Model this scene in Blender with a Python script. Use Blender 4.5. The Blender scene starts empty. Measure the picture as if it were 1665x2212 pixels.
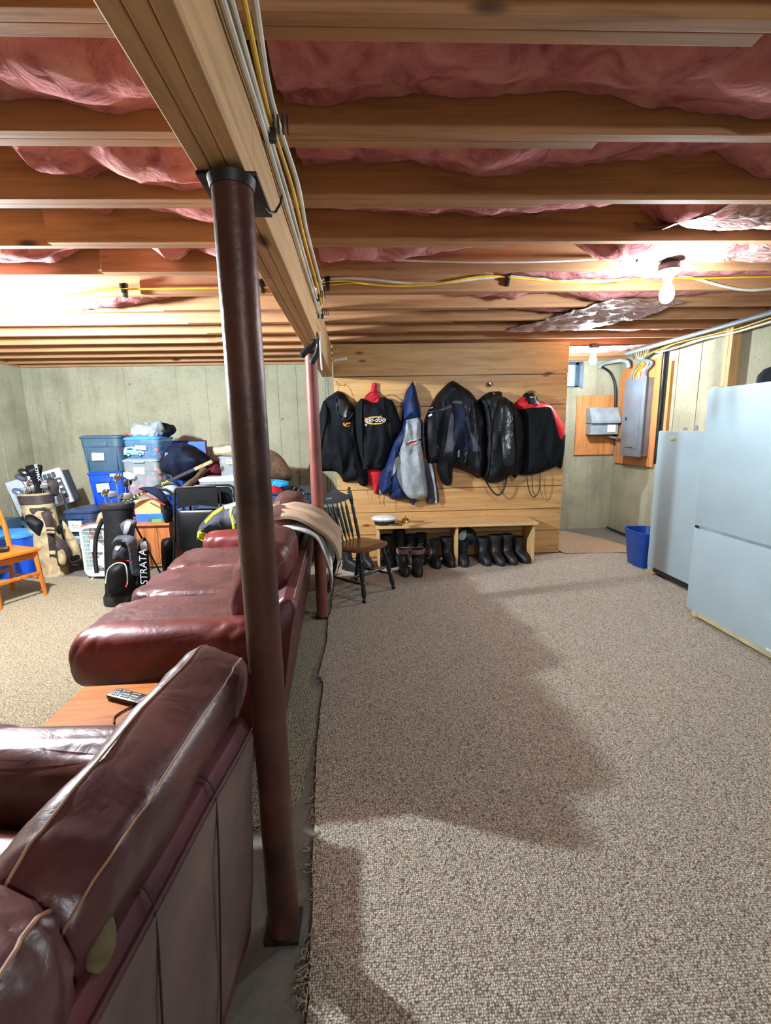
import bpy, bmesh, math, random
from math import sin, cos, pi, radians, sqrt, atan2
from mathutils import Vector, Matrix, noise, geometry
random.seed(7)
C = bpy.context.scene.collection
scene = bpy.context.scene

# ------------------------------------------------------------------ camera
YAW, PITCH, ROLL, FPX, HCAM = radians(2.2), radians(10.3), radians(1.05), 980.0, 1.46
_f = Vector((sin(YAW)*cos(PITCH), cos(YAW)*cos(PITCH), -sin(PITCH)))
_r0 = Vector((cos(YAW), -sin(YAW), 0)); _u0 = _r0.cross(_f)
_r = _r0*cos(ROLL) - _u0*sin(ROLL); _u = _u0*cos(ROLL) + _r0*sin(ROLL)
CAM = Vector((0, 0, HCAM))
cd = bpy.data.cameras.new('camera'); cam = bpy.data.objects.new('camera', cd); C.objects.link(cam)
cam.matrix_world = Matrix(((_r.x, _u.x, -_f.x, 0), (_r.y, _u.y, -_f.y, 0), (_r.z, _u.z, -_f.z, HCAM), (0, 0, 0, 1)))
cd.sensor_fit = 'HORIZONTAL'; cd.sensor_width = 36; cd.lens = 36*FPX/1665; cd.clip_start = .02
scene.camera = cam
# ------------------------------------------------------------------ light
scene.view_settings.view_transform = 'Standard'; scene.view_settings.look = 'None'
scene.view_settings.gamma = 1; scene.view_settings.use_curve_mapping = False
scene.view_settings.exposure = 2.42
w = bpy.data.worlds.new('world'); scene.world = w; w.use_nodes = True
w.node_tree.nodes['Background'].inputs[0].default_value = (.62, .80, 1, 1)
w.node_tree.nodes['Background'].inputs[1].default_value = 1.6
BULB = 180.0          # strength of the bare bulbs' glass
BULB_LEFT = 1800.0
FILL_BACK = 210.0  # strength of the added fill bulb behind the viewer
BULB_WINDOW = 330.0
BULB_COL = (.80, .92, 1, 1)

def S(px, py, ax, v):
    """world point seen at a photo pixel where it meets the real plane ax=v (measured off the photo)"""
    d = _f*FPX + _r*(px-832.5) - _u*(py-1106)
    i = 'xyz'.index(ax); t = (v-CAM[i])/d[i]
    return CAM + d*t

# ------------------------------------------------------------------ materials
def srgb(c):
    return tuple(((v/255)/12.92 if v/255 <= .04045 else ((v/255+.055)/1.055)**2.4) for v in c) + (1,)
def newmat(name):
    m = bpy.data.materials.new(name); m.use_nodes = True
    nt = m.node_tree; b = nt.nodes['Principled BSDF']
    return m, nt, b
def nd(nt, t, **k):
    n = nt.nodes.new(t)
    for a, v in k.items():
        if a.startswith('i_'): n.inputs[a[2:].replace('_', ' ')].default_value = v
        else: setattr(n, a, v)
    return n
def coords(nt, scale=(1,1,1)):
    tc = nd(nt, 'ShaderNodeTexCoord'); mp = nd(nt, 'ShaderNodeMapping')
    mp.inputs['Scale'].default_value = scale
    nt.links.new(tc.outputs['Object'], mp.inputs['Vector']); return mp.outputs[0]
def ramp(nt, fac, stops):
    r = nd(nt, 'ShaderNodeValToRGB'); e = r.color_ramp.elements
    e[0].position, e[0].color = stops[0][0], srgb(stops[0][1])
    e[1].position, e[1].color = stops[-1][0], srgb(stops[-1][1])
    for p, c in stops[1:-1]:
        x = e.new(p); x.color = srgb(c)
    nt.links.new(fac, r.inputs[0]); return r.outputs[0]
def bump(nt, b, fac, strength, dist=.01, prev=None):
    bp = nd(nt, 'ShaderNodeBump'); bp.inputs['Strength'].default_value = strength; bp.inputs['Distance'].default_value = dist
    nt.links.new(fac, bp.inputs['Height'])
    if prev: nt.links.new(prev, bp.inputs['Normal'])
    nt.links.new(bp.outputs[0], b.inputs['Normal']); return bp.outputs[0]
def mix(nt, fac, a, c, mode='MIX'):
    m = nd(nt, 'ShaderNodeMixRGB', blend_type=mode)
    for i, v in zip((0, 1, 2), (fac, a, c)):
        if hasattr(v, 'is_linked') or hasattr(v, 'links'): nt.links.new(v, m.inputs[i])
        else: m.inputs[i].default_value = v
    return m.outputs[0]
def flat(name, c, rough=.5, metal=0, var=.12, scale=6, bmp=0, bscale=60, spec=.5, alpha=1, emit=0):
    m, nt, b = newmat(name)
    v = coords(nt)
    n = nd(nt, 'ShaderNodeTexNoise', i_Scale=scale, i_Detail=4); nt.links.new(v, n.inputs['Vector'])
    d = tuple(x*(1-var) for x in c); l = tuple(min(255, x*(1+var)) for x in c)
    nt.links.new(ramp(nt, n.outputs[0], [(.3, d), (.7, l)]), b.inputs['Base Color'])
    b.inputs['Roughness'].default_value = rough; b.inputs['Metallic'].default_value = metal
    b.inputs['Specular IOR Level'].default_value = spec
    if alpha < 1: b.inputs['Alpha'].default_value = alpha
    if emit: b.inputs['Emission Color'].default_value = srgb(c); b.inputs['Emission Strength'].default_value = emit
    if bmp:
        n2 = nd(nt, 'ShaderNodeTexNoise', i_Scale=bscale, i_Detail=3); nt.links.new(v, n2.inputs['Vector'])
        bump(nt, b, n2.outputs[0], bmp)
    return m
def wood(name, c1, c2, knot, axis='x', rough=.6, grain=1.0, knots=True):
    m, nt, b = newmat(name)
    s = {'x': (.6, 9, 9), 'y': (9, .6, 9), 'z': (9, 9, .6)}[axis]
    v = coords(nt, tuple(q*grain for q in s))
    n = nd(nt, 'ShaderNodeTexNoise', i_Scale=2.2, i_Detail=7, i_Distortion=.9); nt.links.new(v, n.inputs['Vector'])
    n3 = nd(nt, 'ShaderNodeTexNoise', i_Scale=14, i_Detail=3); nt.links.new(v, n3.inputs['Vector'])
    col = ramp(nt, n.outputs[0], [(.30, c2), (.50, c1), (.72, tuple(min(255, x*1.10) for x in c1))])
    col = mix(nt, .25, col, ramp(nt, n3.outputs[0], [(.35, c2), (.65, c1)]))
    if knots:
        k = {'x': (1.5, 4.5, 4.5), 'y': (4.5, 1.5, 4.5), 'z': (4.5, 4.5, 1.5)}[axis]
        vo = nd(nt, 'ShaderNodeTexVoronoi', i_Scale=1.15); nt.links.new(coords(nt, k), vo.inputs['Vector'])
        kf = ramp(nt, vo.outputs['Distance'], [(.055, (255,255,255)), (.12, (0,0,0))])
        col = mix(nt, kf, col, srgb(knot))
    nt.links.new(col, b.inputs['Base Color']); b.inputs['Roughness'].default_value = rough
    bump(nt, b, n.outputs[0], .25, .004)
    return m
def leather(name, c1, c2, rough=.34, wr=.5, scratch=(170,130,120)):
    m, nt, b = newmat(name)
    v = coords(nt)
    n = nd(nt, 'ShaderNodeTexNoise', i_Scale=5, i_Detail=6, i_Distortion=.6); nt.links.new(v, n.inputs['Vector'])
    vo = nd(nt, 'ShaderNodeTexVoronoi', i_Scale=330); nt.links.new(v, vo.inputs['Vector'])
    n2 = nd(nt, 'ShaderNodeTexNoise', i_Scale=11, i_Detail=4, i_Distortion=1.1); nt.links.new(v, n2.inputs['Vector'])
    col = ramp(nt, n.outputs[0], [(.3, c2), (.62, c1), (.85, tuple(min(255, x*1.2) for x in c1))])
    cr = ramp(nt, n2.outputs[0], [(.485, (0,0,0)), (.5, (70,70,70)), (.515, (0,0,0))])
    col = mix(nt, cr, col, srgb(scratch))
    nt.links.new(col, b.inputs['Base Color'])
    rr = nd(nt, 'ShaderNodeMapRange'); nt.links.new(n2.outputs[0], rr.inputs[0])
    rr.inputs['To Min'].default_value = rough-.08; rr.inputs['To Max'].default_value = rough+.12
    nt.links.new(rr.outputs[0], b.inputs['Roughness'])
    p = bump(nt, b, vo.outputs['Distance'], .05, .002)
    bump(nt, b, n2.outputs[0], wr, .012, p)
    return m
def concrete(name, c1, c2, dark, streak=True, scale=1.0):
    m, nt, b = newmat(name)
    v = coords(nt)
    n = nd(nt, 'ShaderNodeTexNoise', i_Scale=1.7*scale, i_Detail=9, i_Roughness=.62); nt.links.new(v, n.inputs['Vector'])
    n2 = nd(nt, 'ShaderNodeTexNoise', i_Scale=34, i_Detail=6, i_Roughness=.7); nt.links.new(v, n2.inputs['Vector'])
    col = ramp(nt, n.outputs[0], [(.32, c2), (.5, c1), (.7, tuple(min(255, x*1.08) for x in c1))])
    col = mix(nt, .35, col, ramp(nt, n2.outputs[0], [(.35, c2), (.62, c1)]))
    if streak:
        vs = coords(nt, (2.6, 2.6, .42))
        n3 = nd(nt, 'ShaderNodeTexNoise', i_Scale=1.6, i_Detail=7, i_Roughness=.65); nt.links.new(vs, n3.inputs['Vector'])
        f = ramp(nt, n3.outputs[0], [(.50, (0,0,0)), (.72, (185,185,185))])
        col = mix(nt, f, col, srgb(dark))
        vp = nd(nt, 'ShaderNodeTexVoronoi', i_Scale=16); nt.links.new(v, vp.inputs['Vector'])
        col = mix(nt, ramp(nt, vp.outputs['Distance'], [(.07, (200,200,200)), (.13, (0,0,0))]), col, srgb(dark))
    nt.links.new(col, b.inputs['Base Color']); b.inputs['Roughness'].default_value = .9
    bump(nt, b, n2.outputs[0], .5, .01)
    return m
def carpet_mat(name, c1, c2, c3, sc=150, rows=False):
    m, nt, b = newmat(name)
    v = coords(nt, (1, 1.0, 1))
    vo = nd(nt, 'ShaderNodeTexVoronoi', i_Scale=sc, i_Randomness=.55); nt.links.new(v, vo.inputs['Vector'])
    n = nd(nt, 'ShaderNodeTexNoise', i_Scale=210, i_Detail=2); nt.links.new(v, n.inputs['Vector'])
    n2 = nd(nt, 'ShaderNodeTexNoise', i_Scale=1.6, i_Detail=6); nt.links.new(v, n2.inputs['Vector'])
    col = ramp(nt, n.outputs[0], [(.34, c2), (.5, c1), (.66, c3)])
    lo = ramp(nt, vo.outputs['Distance'], [(.15, (255,255,255)), (.8, (120,112,103))])
    col = mix(nt, 1.0, col, lo, 'MULTIPLY')
    col = mix(nt, ramp(nt, n2.outputs[0], [(.45, (0,0,0)), (.75, (75,75,75))]), col, srgb(tuple(x*.66 for x in c1)))
    if rows:
        wv = nd(nt, 'ShaderNodeTexWave', i_Scale=22, i_Distortion=1.2); wv.bands_direction = 'X'
        nt.links.new(v, wv.inputs['Vector'])
        col = mix(nt, .22, col, ramp(nt, wv.outputs[0], [(.2, (120,112,96)), (.8, (255,252,240))]), 'MULTIPLY')
    nt.links.new(col, b.inputs['Base Color']); b.inputs['Roughness'].default_value = .95
    b.inputs['Specular IOR Level'].default_value = .15
    inv = nd(nt, 'ShaderNodeMath', operation='SUBTRACT'); inv.inputs[0].default_value = 1
    nt.links.new(vo.outputs['Distance'], inv.inputs[1])
    bump(nt, b, inv.outputs[0], .9, .006)
    return m
def fabric(name, c, rough=.85, var=.22, sc=9, wrk=.35, sheen=.0):
    m, nt, b = newmat(name)
    v = coords(nt)
    n = nd(nt, 'ShaderNodeTexNoise', i_Scale=sc, i_Detail=5, i_Distortion=.8); nt.links.new(v, n.inputs['Vector'])
    wv = nd(nt, 'ShaderNodeTexNoise', i_Scale=420, i_Detail=1); nt.links.new(v, wv.inputs['Vector'])
    nt.links.new(ramp(nt, n.outputs[0], [(.3, tuple(x*(1-var) for x in c)), (.7, tuple(min(255, x*(1+var)) for x in c))]), b.inputs['Base Color'])
    b.inputs['Roughness'].default_value = rough
    b.inputs['Sheen Weight'].default_value = sheen; b.inputs['Specular IOR Level'].default_value = .22 if rough > .5 else .5
    p = bump(nt, b, wv.outputs[0], .2, .002)
    bump(nt, b, n.outputs[0], wrk, .02, p)
    return m

M = {}
M['joist'] = wood('joist pine', (176,128,86), (140,96,62), (70,38,24), 'x', .75)
M['plank'] = wood('knotty pine planks', (194,152,98), (166,120,70), (96,56,28), 'x', .5)
M['beam'] = wood('beam pine', (204,160,112), (174,130,84), (84,48,30), 'x', .7)
M['bench'] = wood('bench pine', (206,170,118), (178,138,88), (110,70,40), 'x', .6)
M['benchz'] = wood('bench pine uprights', (206,170,118), (178,138,88), (110,70,40), 'z', .6)
M['oak'] = wood('oak table', (176,108,46), (134,76,30), (80,42,18), 'x', .6, 2.2, False)
M['oak'].node_tree.nodes['Principled BSDF'].inputs['Specular IOR Level'].default_value = .12
M['orange_wood'] = wood('orange varnished wood', (190,108,32), (156,80,22), (90,50,20), 'z', .32, 2, False)
M['seat_wood'] = wood('chair seat wood', (112,72,42), (76,46,28), (60,36,20), 'x', .3, 2.4, False)
M['ply'] = wood('plywood', (198,132,76), (158,96,50), (90,50,24), 'z', .65, 1.3)
M['stud'] = wood('stud pine', (206,164,112), (176,132,84), (100,60,34), 'z', .7)
M['desk'] = wood('desk wood', (176,110,62), (136,78,42), (80,50,30), 'z', .4, 2, False)
M['concrete'] = concrete('wall concrete', (164,160,136), (134,130,108), (92,86,70))
M['slab'] = concrete('slab concrete', (112,108,98), (84,80,72), (60,58,52), False)
M['carpet_r'] = carpet_mat('beige loop carpet', (220,209,190), (186,173,152), (244,236,222))
M['carpet_l'] = carpet_mat('pale loop carpet', (178,174,148), (148,142,118), (206,202,178), 120, True)
M['mat'] = carpet_mat('tan remnant', (238,208,172), (214,182,146), (246,224,192), 260)
M['fray'] = flat('frayed yarn', (150,136,112), .9)
M['lred'] = leather('red leather', (112,44,39), (84,33,31), .36, .2, (176,110,100))
M['lseat'] = leather('worn seat leather', (92,56,52), (68,42,41), .38, .5, (196,150,140))
M['lnear'] = leather('brown plum leather', (100,62,60), (66,38,40), .34, .32, (140,104,92))
M['lrear'] = leather('plum panel leather', (98,48,54), (70,34,42), .5, .1, (120,80,80))
M['lrear2'] = leather('grey plum panel leather', (104,84,80), (80,64,64), .45, .08, (140,120,110))
M['cord'] = flat('dark cord', (38,24,26), .6)
M['thread'] = flat('tan stitched seam', (150,112,84), .7)
M['rust'] = flat('oxide red steel', (78,48,42), .42, .35, .3, 5, .15, 40)
M['rust2'] = flat('oxide red paint', (124,70,62), .5, .1, .14, 5, .1, 40)
M['black_steel'] = flat('black steel plate', (44,40,38), .5, .6, .3, 20)
M['black'] = flat('black plastic', (20,20,22), .4)
M['blackm'] = flat('black enamel', (16,18,21), .28, .2)
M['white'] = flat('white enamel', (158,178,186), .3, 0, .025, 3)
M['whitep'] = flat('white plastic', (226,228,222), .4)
M['cream'] = flat('cream plastic', (198,188,140), .5)
M['steel'] = flat('galvanised steel', (170,174,178), .3, .9, .08)
M['chrome'] = flat('chrome', (210,210,214), .12, 1, .03)
M['greymetal'] = flat('grey electrical box', (124,132,142), .38, .3, .06)
M['conduit'] = flat('grey conduit', (110,120,128), .45, 0, .06)
M['cablew'] = flat('white cable', (206,200,186), .5)
M['cabley'] = flat('yellow cable', (224,180,40), .5)
M['blue'] = flat('blue plastic', (20,72,186), .38, 0, .08)
M['slate'] = flat('slate plastic', (58,84,104), .42, 0, .08)
M['purple'] = flat('violet plastic', (74,78,160), .45, 0, .08)
M['navyp'] = flat('navy plastic', (38,58,92), .4)
M['skyp'] = flat('light blue plastic', (58,136,216), .38)
M['binblue'] = flat('deep blue bin', (8,60,140), .4)
M['greylid'] = flat('grey lid', (140,152,158), .45)
M['clear'] = flat('cloudy clear plastic', (176,188,196), .25, 0, .05, 6, 0, 60, .5, .42)
M['clearb'] = flat('cloudy blue plastic', (96,138,176), .25, 0, .05, 6, 0, 60, .5, .55)
M['paper'] = flat('paper label', (226,230,226), .8, 0, .03)
M['yellowpaper'] = flat('yellow label', (222,218,160), .8, 0, .03)
M['ink'] = flat('ink', (60,62,80), .8)
M['acp'] = flat('grey air conditioner plastic', (176,186,194), .5, 0, .05)
M['acd'] = flat('dark slot', (60,66,72), .7)
M['acs'] = flat('vent slat', (136,146,156), .6)
M['fanw'] = flat('white fan plastic', (212,228,228), .4, 0, .04)
M['tanf'] = fabric('tan canvas', (150,136,104))
M['blackf'] = fabric('black fleece', (9,13,19))
M['blackn'] = fabric('black nylon', (9,11,15), .55, .3, 9, .3)
M['vinyl'] = fabric('worn shiny black vinyl', (18,20,23), .3, .35, 16, .45)
M['navyf'] = fabric('navy nylon', (14,36,76), .55, .25, 12, .5)
M['navyd'] = fabric('dark navy cloth', (18,26,46), .8, .3, 9, .5)
M['greyf'] = fabric('light grey nylon', (150,158,164), .6, .1, 10, .5)
M['greyd'] = fabric('charcoal grey nylon', (62,66,76), .6, .15, 10, .4)
M['silverf'] = fabric('silver nylon', (172,176,186), .5, .1, 10, .5)
M['redf'] = fabric('red fleece', (176,34,46), .85, .15)
M['redn'] = fabric('red nylon', (184,26,38), .55, .12)
M['whitef'] = fabric('white cloth', (206,210,210), .8, .08)
M['throw'] = fabric('tan throw', (156,136,112), .95, .1, 4, .5)
M['maroon'] = fabric('maroon cloth', (84,24,34), .8)
M['brownf'] = fabric('brown cloth', (96,74,56), .85)
M['tanbag'] = fabric('tan bag', (150,132,110), .45, .15, 12, .4)
M['bluepat'] = fabric('blue patterned cloth', (40,110,200), .8, .75, 60, .3)
M['hivis'] = fabric('yellow hi vis', (214,216,40), .6, .08)
M['orange'] = flat('orange print', (226,146,52), .6)
M['greenwood'] = flat('dark green black paint', (22,34,36), .3, 0, .2, 8)
M['brass'] = flat('brass', (196,160,72), .25, .9, .1)
M['cardboard'] = flat('cardboard', (196,160,112), .85, 0, .06)
M['bluebox'] = flat('blue printed box', (48,104,214), .5)
M['rubber'] = flat('boot rubber', (13,14,17), .55, 0, .3, 20, .2, 50)
M['bootl'] = flat('boot leather', (17,21,26), .5, 0, .3, 20, .4, 50)
M['bootb'] = flat('brown boot leather', (22,18,20), .5, 0, .3, 20, .4, 50)
M['bootg'] = flat('grey boot fabric', (24,30,35), .7, 0, .3, 30, .4, 80)
M['lining'] = flat('pinkish boot lining', (112,92,92), .9)
M['neon'] = flat('neon yellow', (206,222,60), .5)
M['toyred'] = flat('red toy plastic', (214,70,60), .4); M['toyor'] = flat('orange toy plastic', (226,120,60), .4)
M['toygr'] = flat('green toy plastic', (70,150,90), .4)
M['carb'] = flat('pale blue printed car', (120,196,226), .6)
M['glassb'] = flat('small glass', (190,190,194), .15, 0, .05, 6, 0, 60, .5, .6)

def insulation_mat():
    m, nt, b = newmat('pink fibreglass')
    v = coords(nt)
    n = nd(nt, 'ShaderNodeTexNoise', i_Scale=7, i_Detail=8, i_Roughness=.6, i_Distortion=1.2); nt.links.new(v, n.inputs['Vector'])
    n2 = nd(nt, 'ShaderNodeTexNoise', i_Scale=3.1, i_Detail=4); nt.links.new(v, n2.inputs['Vector'])
    col = ramp(nt, n.outputs[0], [(.28, (130,66,70)), (.46, (190,118,118)), (.6, (206,138,136)), (.78, (220,168,150))])
    col = mix(nt, ramp(nt, n2.outputs[0], [(.5, (0,0,0)), (.75, (90,90,90))]), col, srgb((224,176,130)))
    nt.links.new(col, b.inputs['Base Color']); b.inputs['Roughness'].default_value = 1
    b.inputs['Specular IOR Level'].default_value = .05
    bump(nt, b, n.outputs[0], .8, .03)
    return m
M['pink'] = insulation_mat()
def vapour_mat():
    m, nt, b = newmat('crinkled clear vapour film')
    v = coords(nt, (1, 2.2, 2.2))
    n = nd(nt, 'ShaderNodeTexNoise', i_Scale=9, i_Detail=7, i_Distortion=2.5); nt.links.new(v, n.inputs['Vector'])
    nt.links.new(ramp(nt, n.outputs[0], [(.36, (150,104,98)), (.55, (176,140,130)), (.72, (220,210,202))]), b.inputs['Base Color'])
    b.inputs['Roughness'].default_value = .38
    bump(nt, b, n.outputs[0], .6, .03)
    return m
M['film'] = vapour_mat()
def emit_mat(name, col, s):
    m, nt, b = newmat(name)
    b.inputs['Base Color'].default_value = col; b.inputs['Emission Color'].default_value = col
    b.inputs['Emission Strength'].default_value = s; return m
M['bulb'] = emit_mat('lit bulb glass', BULB_COL, BULB); M['bulb2'] = emit_mat('brighter lit bulb glass', BULB_COL, BULB_LEFT)
M['fill_bulb'] = emit_mat('added fill bulb glass', BULB_COL, FILL_BACK); M['bulb4'] = emit_mat('lit bulb glass by window', BULB_COL, BULB_WINDOW)
def glass_mat():
    m, nt, b = newmat('window glass')
    nt.nodes.remove(b); out = nt.nodes['Material Output']
    g = nd(nt, 'ShaderNodeBsdfGlossy'); g.inputs['Roughness'].default_value = .05
    t = nd(nt, 'ShaderNodeBsdfTransparent'); t.inputs[0].default_value = (.8, .9, 1, 1)
    mx = nd(nt, 'ShaderNodeMixShader'); mx.inputs[0].default_value = .06
    nt.links.new(t.outputs[0], mx.inputs[1]); nt.links.new(g.outputs[0], mx.inputs[2]); nt.links.new(mx.outputs[0], out.inputs[0]); return m
M['glass'] = glass_mat()

# ------------------------------------------------------------------ object helpers
def world(o):
    m = o.matrix_basis.copy()
    while o.parent: o = o.parent; m = o.matrix_basis @ m
    return m
def thing(name, label, cat, loc=(0,0,0), rz=0, group=None, kind=None):
    o = bpy.data.objects.new(name, None); C.objects.link(o); o.location = loc; o.rotation_euler = (0, 0, rz)
    o.empty_display_size = .1
    if label: o['label'] = label; o['category'] = cat
    if group: o['group'] = group
    if kind: o['kind'] = kind
    return o
def tag(o, label=None, cat=None, group=None, kind=None):
    if label: o['label'] = label
    if cat: o['category'] = cat
    if group: o['group'] = group
    if kind: o['kind'] = kind
    return o
def copy_tree(o, parent=None):
    c = o.copy(); C.objects.link(c); c.parent = parent
    for ch in list(o.children): copy_tree(ch, c)
    return c

class MB:
    def __init__(s): s.v = []; s.f = []
    def add(s, vs, fs):
        n = len(s.v); s.v += [tuple(v) for v in vs]; s.f += [tuple(i+n for i in f) for f in fs]; return s
    def box(s, c, d, rot=None, bev=0, taper=None):
        bm = bmesh.new(); bmesh.ops.create_cube(bm, size=1)
        for v in bm.verts:
            k = taper if (taper and v.co.z < 0) else 1
            kx, ky = (k, k) if not isinstance(k, tuple) else k
            v.co = Vector((v.co.x*d[0]*kx, v.co.y*d[1]*ky, v.co.z*d[2]))
        if bev: bmesh.ops.bevel(bm, geom=bm.edges[:], offset=bev, segments=2, affect='EDGES', profile=.6)
        R = rot or Matrix.Identity(3)
        bm.verts.index_update()
        s.add([R @ v.co + Vector(c) for v in bm.verts], [[v.index for v in f.verts] for f in bm.faces]); bm.free(); return s
    def span(s, a, b, bev=0):
        a, b = Vector(a), Vector(b); return s.box((a+b)/2, [abs(x) for x in (b-a)], None, bev)
    def tube(s, pts, r, n=8, caps=True):
        pts = [Vector(p) for p in pts]; rs = r if isinstance(r, (list, tuple)) else [r]*len(pts)
        rings = []; up = None
        for i, p in enumerate(pts):
            t = (pts[min(i+1, len(pts)-1)] - pts[max(i-1, 0)])
            if t.length < 1e-9: t = Vector((0,0,1))
            t.normalize()
            if up is None: up = Vector((0,0,1)) if abs(t.z) < .9 else Vector((1,0,0))
            a = t.cross(up)
            if a.length < 1e-6: a = t.cross(Vector((0,1,0)))
            a.normalize(); bb = a.cross(t).normalized(); up = bb
            rings.append([p + (a*cos(2*pi*k/n) + bb*sin(2*pi*k/n))*rs[i] for k in range(n)])
        vs = [v for r_ in rings for v in r_]
        fs = [(i*n+k, i*n+(k+1) % n, (i+1)*n+(k+1) % n, (i+1)*n+k) for i in range(len(pts)-1) for k in range(n)]
        if caps: fs += [tuple(range(n)), tuple(range((len(pts)-1)*n, len(pts)*n))]
        return s.add(vs, fs)
    def lathe(s, prof, c=(0,0,0), n=20, sx=1, sy=1, R=None):
        c = Vector(c); R = R or Matrix.Identity(3)
        vs = [c + R @ Vector((r*sx*cos(2*pi*k/n), r*sy*sin(2*pi*k/n), z)) for r, z in prof for k in range(n)]
        m = len(prof)
        fs = [(i*n+k, i*n+(k+1) % n, (i+1)*n+(k+1) % n, (i+1)*n+k) for i in range(m-1) for k in range(n)]
        fs += [tuple(reversed(range(n))), tuple(range((m-1)*n, m*n))]
        return s.add(vs, fs)
    def loft(s, secs, n=20, e=1.0):
        """secs: (center, rx, ry[, dirx]) horizontal superellipse rings"""
        vs = []
        for q in secs:
            c, rx, ry = q[:3]; a0 = q[3] if len(q) > 3 else 0; c = Vector(c)
            for k in range(n):
                a = 2*pi*k/n; ca, sa = cos(a), sin(a)
                x = rx*math.copysign(abs(ca)**e, ca); y = ry*math.copysign(abs(sa)**e, sa)
                vs.append(c + Vector((x*cos(a0)-y*sin(a0), x*sin(a0)+y*cos(a0), 0)))
        m = len(secs)
        fs = [(i*n+k, i*n+(k+1) % n, (i+1)*n+(k+1) % n, (i+1)*n+k) for i in range(m-1) for k in range(n)]
        fs += [tuple(reversed(range(n))), tuple(range((m-1)*n, m*n))]
        return s.add(vs, fs)
    def prism(s, poly, a, b, plane='xz'):
        n = len(poly)
        def P(p, t): return {'xz': (p[0], t, p[1]), 'yz': (t, p[0], p[1]), 'xy': (p[0], p[1], t)}[plane]
        vs = [P(p, a) for p in poly] + [P(p, b) for p in poly]
        fs = [(i, (i+1) % n, n+(i+1) % n, n+i) for i in range(n)] + [tuple(range(n)), tuple(range(n, 2*n))]
        return s.add(vs, fs)
    def build(s, name, mat, parent=None, wld=True, smooth=None, bev=0):
        vs = s.v
        if parent is not None and wld:
            inv = world(parent).inverted(); vs = [inv @ Vector(v) for v in vs]
        me = bpy.data.meshes.new(name); me.from_pydata([tuple(v) for v in vs], [], s.f)
        bm = bmesh.new(); bm.from_mesh(me); bmesh.ops.recalc_face_normals(bm, faces=bm.faces[:]); bm.to_mesh(me); bm.free()
        me.materials.append(M[mat] if isinstance(mat, str) else mat)
        o = bpy.data.objects.new(name, me); C.objects.link(o)
        if parent is not None: o.parent = parent
        if smooth is None: smooth = True
        if smooth:
            me.polygons.foreach_set('use_smooth', [True]*len(me.polygons))
            try: me.set_sharp_from_angle(angle=radians(38))
            except Exception: pass
        if bev:
            md = o.modifiers.new('bevel', 'BEVEL'); md.width = bev; md.segments = 2; md.limit_method = 'ANGLE'
        return o

def smooth_pts(pts, sub=4, closed=True):
    P = [Vector(p) for p in pts]; n = len(P); out = []
    rng = range(n) if closed else range(n-1)
    for i in rng:
        g = (lambda k: P[k % n]) if closed else (lambda k: P[max(0, min(n-1, k))])
        p0, p1, p2, p3 = g(i-1), g(i), g(i+1), g(i+2)
        for j in range(sub):
            t = j/sub
            out.append(.5*((2*p1) + (p2-p0)*t + (2*p0-5*p1+4*p2-p3)*t*t + (3*p1-p0-3*p2+p3)*t*t*t))
    if not closed: out.append(P[-1])
    return out
def inside(p, poly):
    c = False; x, y = p; n = len(poly); j = n-1
    for i in range(n):
        xi, yi = poly[i]; xj, yj = poly[j]
        if (yi > y) != (yj > y) and x < (xj-xi)*(y-yi)/(yj-yi)+xi: c = not c
        j = i
    return c
def edist(p, poly):
    best = 1e9; n = len(poly); px, py = p
    for i in range(n):
        ax, ay = poly[i]; bx, by = poly[(i+1) % n]; dx, dy = bx-ax, by-ay; L = dx*dx+dy*dy
        t = 0 if L == 0 else max(0, min(1, ((px-ax)*dx+(py-ay)*dy)/L))
        d = (px-ax-t*dx)**2+(py-ay-t*dy)**2
        if d < best: best = d
    return sqrt(best)
class Relief:
    """a soft body with an outline in the x-z plane, a flat back at y0 and a bulging, folded front"""
    def th(s, p):
        d = edist(p, s.poly); k = 1-math.exp(-d/s.w)
        v = Vector((p[0]*5+s.seed*3.1, p[1]*2.2, s.seed))
        f = sin(p[0]*s.ff + 5*noise.noise(v)+s.seed)*.6 + noise.noise(Vector((p[0]*11, p[1]*4, s.seed+4)))*.9
        f += 1.3*(1-abs(noise.noise(Vector((p[0]*6.5+s.seed, p[1]*1.6, s.seed+9)))))**9 - .5
        f += s.hz*sin(p[1]*34+3*noise.noise(Vector((p[0]*6, p[1]*6, s.seed))))
        return .008 + (s.depth-.008)*k + 1.5*s.fold*f*k
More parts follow.
